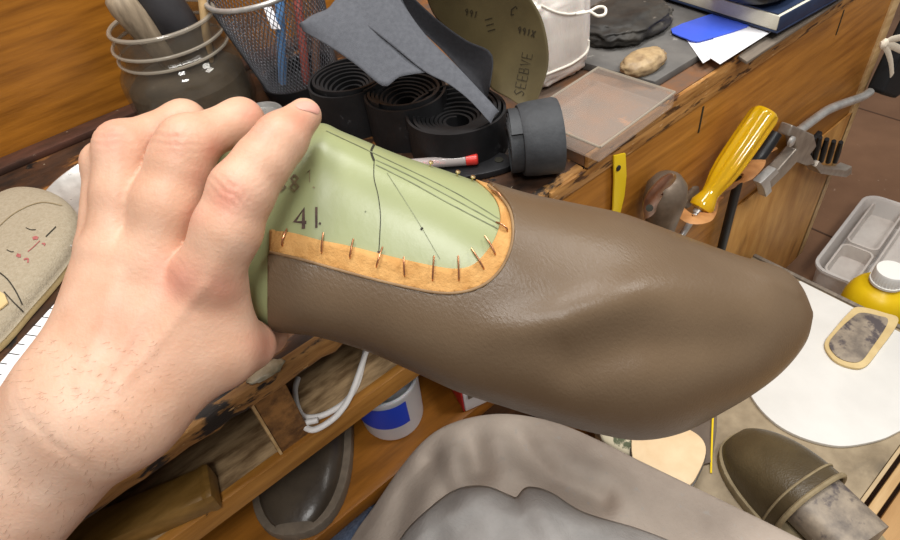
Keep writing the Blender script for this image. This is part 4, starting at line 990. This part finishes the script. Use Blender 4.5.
def field(X):
    fs = [chain(X, FING[k], .005) for k in ('index', 'middle', 'ring', 'pinky')]
    # knuckle swell at the middle joints
    for i, k in enumerate(('index', 'middle', 'ring', 'pinky')):
        a, r = FING[k][{'index': 2, 'pinky': 1}.get(k, 3)]; fs[i] = smin(fs[i], np.linalg.norm(X-a, axis=-1)-r*1.0, .004)
    d = fs[0]
    for q in fs[1:]: d = smin(d, q, .0012)
    p = None
    for (a, ra), (b, rb) in PALM: c = caps_sd(X, a, ra, b, rb); p = c if p is None else smin(p, c, .014)
    t = chain(X, THUMB, .008); p = smin(p, t, .016)
    for (a, ra), (b, rb) in WEB: p = smin(p, caps_sd(X, a, ra, b, rb), .012)
    m = None
    for (a, ra), (b, rb) in ARM: c = caps_sd(X, a, ra, b, rb); m = c if m is None else smin(m, c, .022)
    p = smin(p, m, .022)
    return smin(d, p, .0050)
def surface_nets(fn, lo, hi, h):
    n = np.ceil((np.array(hi)-lo)/h).astype(int)+1; xs = [lo[i]+h*np.arange(n[i]) for i in range(3)]
    D = np.empty(n, np.float32)
    for i in range(0, n[0], 16):
        X = np.stack(np.meshgrid(xs[0][i:i+16], xs[1], xs[2], indexing='ij'), -1); D[i:i+16] = fn(X)
    for ax in range(3):
        sl = [slice(None)]*3
        for e_ in (0, -1): sl[ax] = e_; D[tuple(sl)] = np.maximum(D[tuple(sl)], h*.5)
    S = D < 0; c = [S[a:n[0]-1+a, b:n[1]-1+b, e:n[2]-1+e] for a in (0, 1) for b in (0, 1) for e in (0, 1)]
    s_ = sum(x.astype(int) for x in c); act = (s_ > 0) & (s_ < 8); I = np.argwhere(act); idx = -np.ones(act.shape, int); idx[act] = np.arange(len(I))
    acc = np.zeros((len(I), 3)); cnt = np.zeros(len(I)); cor = [(a, b, e) for a in (0, 1) for b in (0, 1) for e in (0, 1)]
    for p in cor:
        for ax in range(3):
            if p[ax]: continue
            q = list(p); q[ax] = 1
            d0 = D[tuple((I+p).T)]; d1 = D[tuple((I+q).T)]; m = (d0 < 0) != (d1 < 0)
            t = np.where(m, d0/(d0-d1+1e-20), 0); pos = np.array(p, float)[None].repeat(len(I), 0); pos[:, ax] = t
            acc[m] += pos[m]; cnt[m] += 1
    V = lo+h*(I+acc/cnt[:, None]); Fq = []
    for ax in range(3):
        a1, a2 = (ax+1) % 3, (ax+2) % 3
        sl0 = [slice(1, -1)]*3; sl0[ax] = slice(0, -1); sl1 = [slice(1, -1)]*3; sl1[ax] = slice(1, None)
        A, Bq = S[tuple(sl0)], S[tuple(sl1)]; E = np.argwhere(A != Bq); o = np.ones(3, int); o[ax] = 0; E = E+o
        sg = S[tuple(E.T)]
        def cell(d1, d2):
            q = E.copy(); q[:, a1] += d1; q[:, a2] += d2; return idx[tuple(q.T)]
        q = np.stack([cell(-1, -1), cell(0, -1), cell(0, 0), cell(-1, 0)], 1); q[~sg] = q[~sg][:, ::-1]; Fq.append(q)
    return V, np.concatenate(Fq)
allp = [q for c_ in FING.values() for q in c_]+[q for c_ in PALM for q in c_]+THUMB+[q for c_ in ARM for q in c_]
lo = np.min([p-r-.006 for p, r in allp], 0); hi = np.max([p+r+.006 for p, r in allp], 0)
# two resolutions are avoided: the arm is cut a little past the frame
lo = np.maximum(lo, np.min([p-r-.006 for p, r in allp if uvd(p)[0] > -230], 0))
HV, HF = surface_nets(field, lo, hi, .00125)
e = .0008
gr = np.stack([field(HV+np.eye(3)[i]*e)-field(HV-np.eye(3)[i]*e) for i in range(3)], -1); HN = gr/(np.linalg.norm(gr, axis=1, keepdims=True)+1e-12)
HP = uvd(HV)
# creases and wrinkles: along a direction given in the picture of the joint, measured in metres on the skin
disp = np.zeros(len(HV))
def wrinkle(u, v, d, du, dv, n, gap, amp, wide, long_):
    global disp
    c = P(u, v, d); t = nrm(P(u+du, v+dv, d)-c); nn = nrm(CAM-c); b = np.cross(nn, t)
    X = HV-c; x = X@t; y = X@b; w = np.exp(-(y/wide)**2-(x/long_)**2)*(np.abs(X@nn) < .02)
    x = x+.15*y*np.sin(y*300)+ .12*np.sin(y*700)*.001*5
    disp -= amp*w*np.clip(np.cos(2*np.pi*x/gap)-.35, 0, 1)
wrinkle(232, 193, .222, 40, -46, 3, .0030, .0009, .008, .0045)
wrinkle(263, 129, .233, 40, -46, 3, .0024, .0005, .007, .0030)
wrinkle(174, 137, .229, 10, -46, 3, .0032, .0009, .009, .0055)
wrinkle(112, 137, .233, 5, -46, 3, .0030, .0008, .007, .0050)
wrinkle(170, 268, .224, 25, -46, 3, .0030, .00022, .012, .009)
wrinkle(60, 440, .222, -40, 36, 1, .0200, .0006, .022, .004)
wrinkle(100, 378, .222, -40, 36, 1, .010, .00025, .02, .006)
# tendons
for a, b in (((205, 285), (120, 385)), ((158, 282), (98, 390)), ((118, 275), (80, 385))):
    dd = segdist(HP[:, :2], [a, b]); disp += .0006*np.exp(-(dd/7)**2)*(HP[:, 2] < .245)
for u, v in ((170, 262), (126, 250), (215, 268)):
    dd = np.hypot(HP[:, 0]-u, HP[:, 1]-v); disp += .0009*np.exp(-(dd/17)**2)*(HP[:, 2] < .24)
nz = np.array([noise.noise(Vector(p*90)) for p in HV]); disp += .00012*nz
HV2 = HV+HN*disp[:, None]
person = mk('person', (HV2, HF), 'skin', loc=P(40, 450, .26), angle=None, recalc=False, label='person in a grey suede apron gripping the brown shoe with the left hand', cat='person')
at = np.zeros(len(HV)); pa = np.zeros(len(HV))
for u, v, s, k in ((227, 196, 20, .8), (178, 280, 26, .75), (222, 288, 20, .6), (172, 138, 20, .6), (112, 136, 17, .7), (168, 268, 20, .5), (200, 175, 18, .35), (262, 132, 14, .5), (300, 118, 14, .5), (252, 112, 14, .7), (215, 150, 14, .7), (120, 330, 30, .25), (262, 345, 18, .6), (195, 215, 16, .4)):
    at = np.maximum(at, k*np.exp(-(np.hypot(HP[:, 0]-u, HP[:, 1]-v)/s)**2))
at = np.clip(at*(1+.5*nz)+.12*np.array([noise.noise(Vector(p*40)) for p in HV]), 0, 1)
pa = np.clip(np.exp(-(np.hypot(HP[:, 0]-40, HP[:, 1]-470)/110)**2)*.5+.35*nz, 0, 1)
for nm, arr in (('red', at), ('pale', pa)):
    A_ = person.data.attributes.new(nm, 'FLOAT', 'POINT'); A_.data.foreach_set('value', arr.astype(np.float32))
HB = bvh((HV2, HF.tolist()))
# fingernail of the index finger
nl = smooth([(296, 104), (304, 101.5), (313, 103), (319, 108), (317.5, 114), (310, 112), (302, 110), (297, 108)], 4, True)
cx_ = np.mean(nl, 0); R_n = []
for k in range(6):
    s = 1-k/5*.97; R_n.append([hit(HB, *(cx_+(q-cx_)*s), .0002+.0004*(1-s**4)) for q in nl])
if all(x is not None for r in R_n for x in r):
    n = len(nl); V = np.array(R_n).reshape(-1, 3); Fc = [[i*n+k, i*n+(k+1) % n, (i+1)*n+(k+1) % n, (i+1)*n+k] for i in range(5) for k in range(n)]+[[5*n+k for k in range(n)]]
    mk('fingernail', (V, Fc), 'nail', person, angle=None)
# fine arm hair
hs = []
random.seed(5)
while len(hs) < 300:
    u, v = random.uniform(0, 190), random.uniform(340, 540)
    if random.random() < np.clip((u-110)/120, 0, .8): continue
    p = hit(HB, u, v, .0)
    if p is None: continue
    a = math.radians(random.gauss(118, 26)); l = random.uniform(5, 12)
    q = [p]
    for k in (1, 2, 3):
        a2 = a+.18*k; h = hit(HB, u-math.cos(a2)*l*k/3*-1*.6, v-math.sin(a2)*l*k/3*-.5, .0004*k)
        if h is None: break
        q.append(h)
    if len(q) == 4: hs.append(tube(q, [.00005, .000045, .00004, .00002], 3, caps=False))
mk('arm_hair', join(*hs), 'hair', person, angle=None, kind='stuff', recalc=False)

# apron over the knee
sil = [(340, 560, .475), (358, 530, .470), (374, 508, .466), (400, 470, .460), (425, 441, .455), (450, 425, .452), (485, 416, .448), (520, 416, .444), (560, 425, .440), (600, 442, .436), (640, 462, .432), (700, 491, .427), (760, 520, .422), (840, 560, .418), (900, 590, .415)]
botc = [(300, 700, .45), (340, 690, .43), (380, 680, .41), (420, 670, .395), (450, 665, .385), (480, 660, .375), (510, 660, .37), (540, 660, .365), (570, 660, .362), (600, 660, .36), (640, 665, .36), (690, 670, .36), (740, 680, .36), (800, 690, .365), (860, 700, .37)]
nu, nv = 150, 110
A1, A2 = resample(sil, nu), resample(botc, nu); rows = []
valley = [[(437, 436), (436, 460), (446, 492)], [(520, 430), (530, 455), (552, 478), (600, 500)], [(425, 460), (405, 500), (395, 540)], [(470, 440), (476, 470)]]
for k in range(5, 0, -1):
    q = np.array([P(*x) for x in A1]); q = q+np.array([.35, .5, 0])*.014*k*.5-np.array([0, 0, 1])*.020*k*(.4+.12*k); rows.append(q)
for j in range(nv):
    s = (j/(nv-1)); q = A1[:, :2]*(1-s)+A2[:, :2]*s; d = A1[:, 2]*(1-math.sin(s*math.pi/2)**.75)+A2[:, 2]*math.sin(s*math.pi/2)**.75
    for vl in valley:
        r_ = segdist(q, vl); d = d+.0065*np.exp(-(r_/13)**2)*min(1, s*10)-.004*np.exp(-((r_-24)/13)**2)*min(1, s*10)
    rows.append(np.array([P(a, b, c+.0035*noise.noise(Vector((a/42, b/60, 0)))*min(1, s*6)) for (a, b), c in zip(q, d)]))
G = np.array(rows)
ap = mk('apron', grid(G), 'suede', person, angle=None, recalc=False, label='grey suede apron draped over the knee')
md = ap.modifiers.new('thick', 'SOLIDIFY'); md.thickness = .0015; md.offset = 0
AB = bvh(grid(G))
fe = [(392, 560), (406, 534), (430, 510), (457, 491), (485, 488), (507, 496), (517, 499), (528, 489), (550, 494), (583, 514), (639, 531), (690, 552), (730, 575)]
fb = [(400, 640), (425, 640), (450, 640), (475, 640), (500, 640), (520, 640), (540, 640), (560, 640), (580, 640), (610, 640), (650, 640), (690, 645), (725, 650)]
E1, E2 = resample(fe, 110), resample(fb, 110); rows = []
for j in range(60):
    s = j/59; row = []
    for i in range(110):
        u, v = E1[i]*(1-s)+E2[i]*s; h = hit(AB, u, v, .0)
        if h is None: h = P(u, v, .40)
        d = np.linalg.norm(h-CAM)/np.linalg.norm(ray(u, v)); lift = .0125*min(1, (s/.14))**.5+.002*noise.noise(Vector((u/26, v/30, 4)))*min(1, s*6)
        lift += .006*math.exp(-((u-(530+.5*(v-490)))/16)**2)*min(1, s*5)
        row.append(P(u, v, d-.0004-lift))
    rows.append(row)
af = mk('apron_fold', grid(np.array(rows)), 'suede2', person, angle=None, recalc=False, label='pale folded-over layer of the apron')
md = af.modifiers.new('thick', 'SOLIDIFY'); md.thickness = .0014
lg = [P(418, 580, .50), P(356, 632, .50), P(300, 730, .49), P(220, 820, .48)]
mk('trousers', tube(smooth(lg, 6), .070, 32), 'denim', person, label='faded blue trouser leg beside the apron')

# ------------------------------------------------------------------ light
def area(name, loc, target, sx, sy, power, col):
    ld = bpy.data.lights.new(name, 'AREA'); ld.shape = 'RECTANGLE'; ld.size = sx; ld.size_y = sy; ld.energy = power; ld.color = col
    o = bpy.data.objects.new(name, ld); COL.objects.link(o); o.location = loc
    o.rotation_euler = (Vector(target)-Vector(loc)).to_track_quat('-Z', 'Y').to_euler(); return o
area('ceiling_light', (.25, .30, 2.3), (.25, .25, .5), 1.3, .35, 27, (1, .98, .95))
area('highlight_lamp', (-.30, -.64, 1.85), (.12, .15, .55), .34, .30, 12, (1, .99, .97))  # unseen lamp behind the camera, added for the leather highlight
area('front_right_fill', (.95, -.35, 1.7), (.35, .25, .5), .35, .35, 8, (1, .97, .92))  # unseen fill light from the front right
w = bpy.data.worlds.new('room'); SC.world = w; w.use_nodes = True
w.node_tree.nodes['Background'].inputs[0].default_value = (.97, .96, .95, 1); w.node_tree.nodes['Background'].inputs[1].default_value = .25
SC.view_settings.view_transform = 'Standard'; SC.view_settings.look = 'None'; SC.view_settings.exposure = 0.14
SC.cycles.use_denoising = True
try: SC.cycles.max_bounces = 8; SC.cycles.transparent_max_bounces = 12
except Exception: pass

# ------------------------------------------------------------------ sub-parts hang on their part (all share the thing's origin)
SUB = {'hole': ('copper_tip', 'handle'), 'rivet': ('strap',), 'pivot': ('jaw',), 'ribbon': ('pouch',), 'knot': ('pouch',), 'slot': ('front_panel',), 'divider_edge': ('divider',), 'refill': ('barrel',),
       'tick_mark': ('strip',), 'marker_writing': ('last',), 'drawn_line': ('last',), 'crack': ('last',), 'stitch_band': ('upper',), 'label': ('body',), 'grey_print': ('box',), 'red_side': ('box',),
       'string': ('bag',), 'string_bow': ('bag',), 'thread_ring': ('glass',), 'rim': ('glass', 'wire_mesh'), 'edge_highlight': ('slab',), 'neck_ring': ('body',), 'edge_binding': ('leather_upper',),
       'butt': ('shaft',), 'tray': ('tub',), 'page_block': (), 'ferrule': ('handle',)}
bn = lambda o: o.name.split('.')[0]
for o in list(SC.objects):
    if o.parent is not None and o.parent.type == 'EMPTY' and bn(o) in SUB:
        for s in o.parent.children:
            if bn(s) in SUB[bn(o)] and s is not o: o.parent = s; break
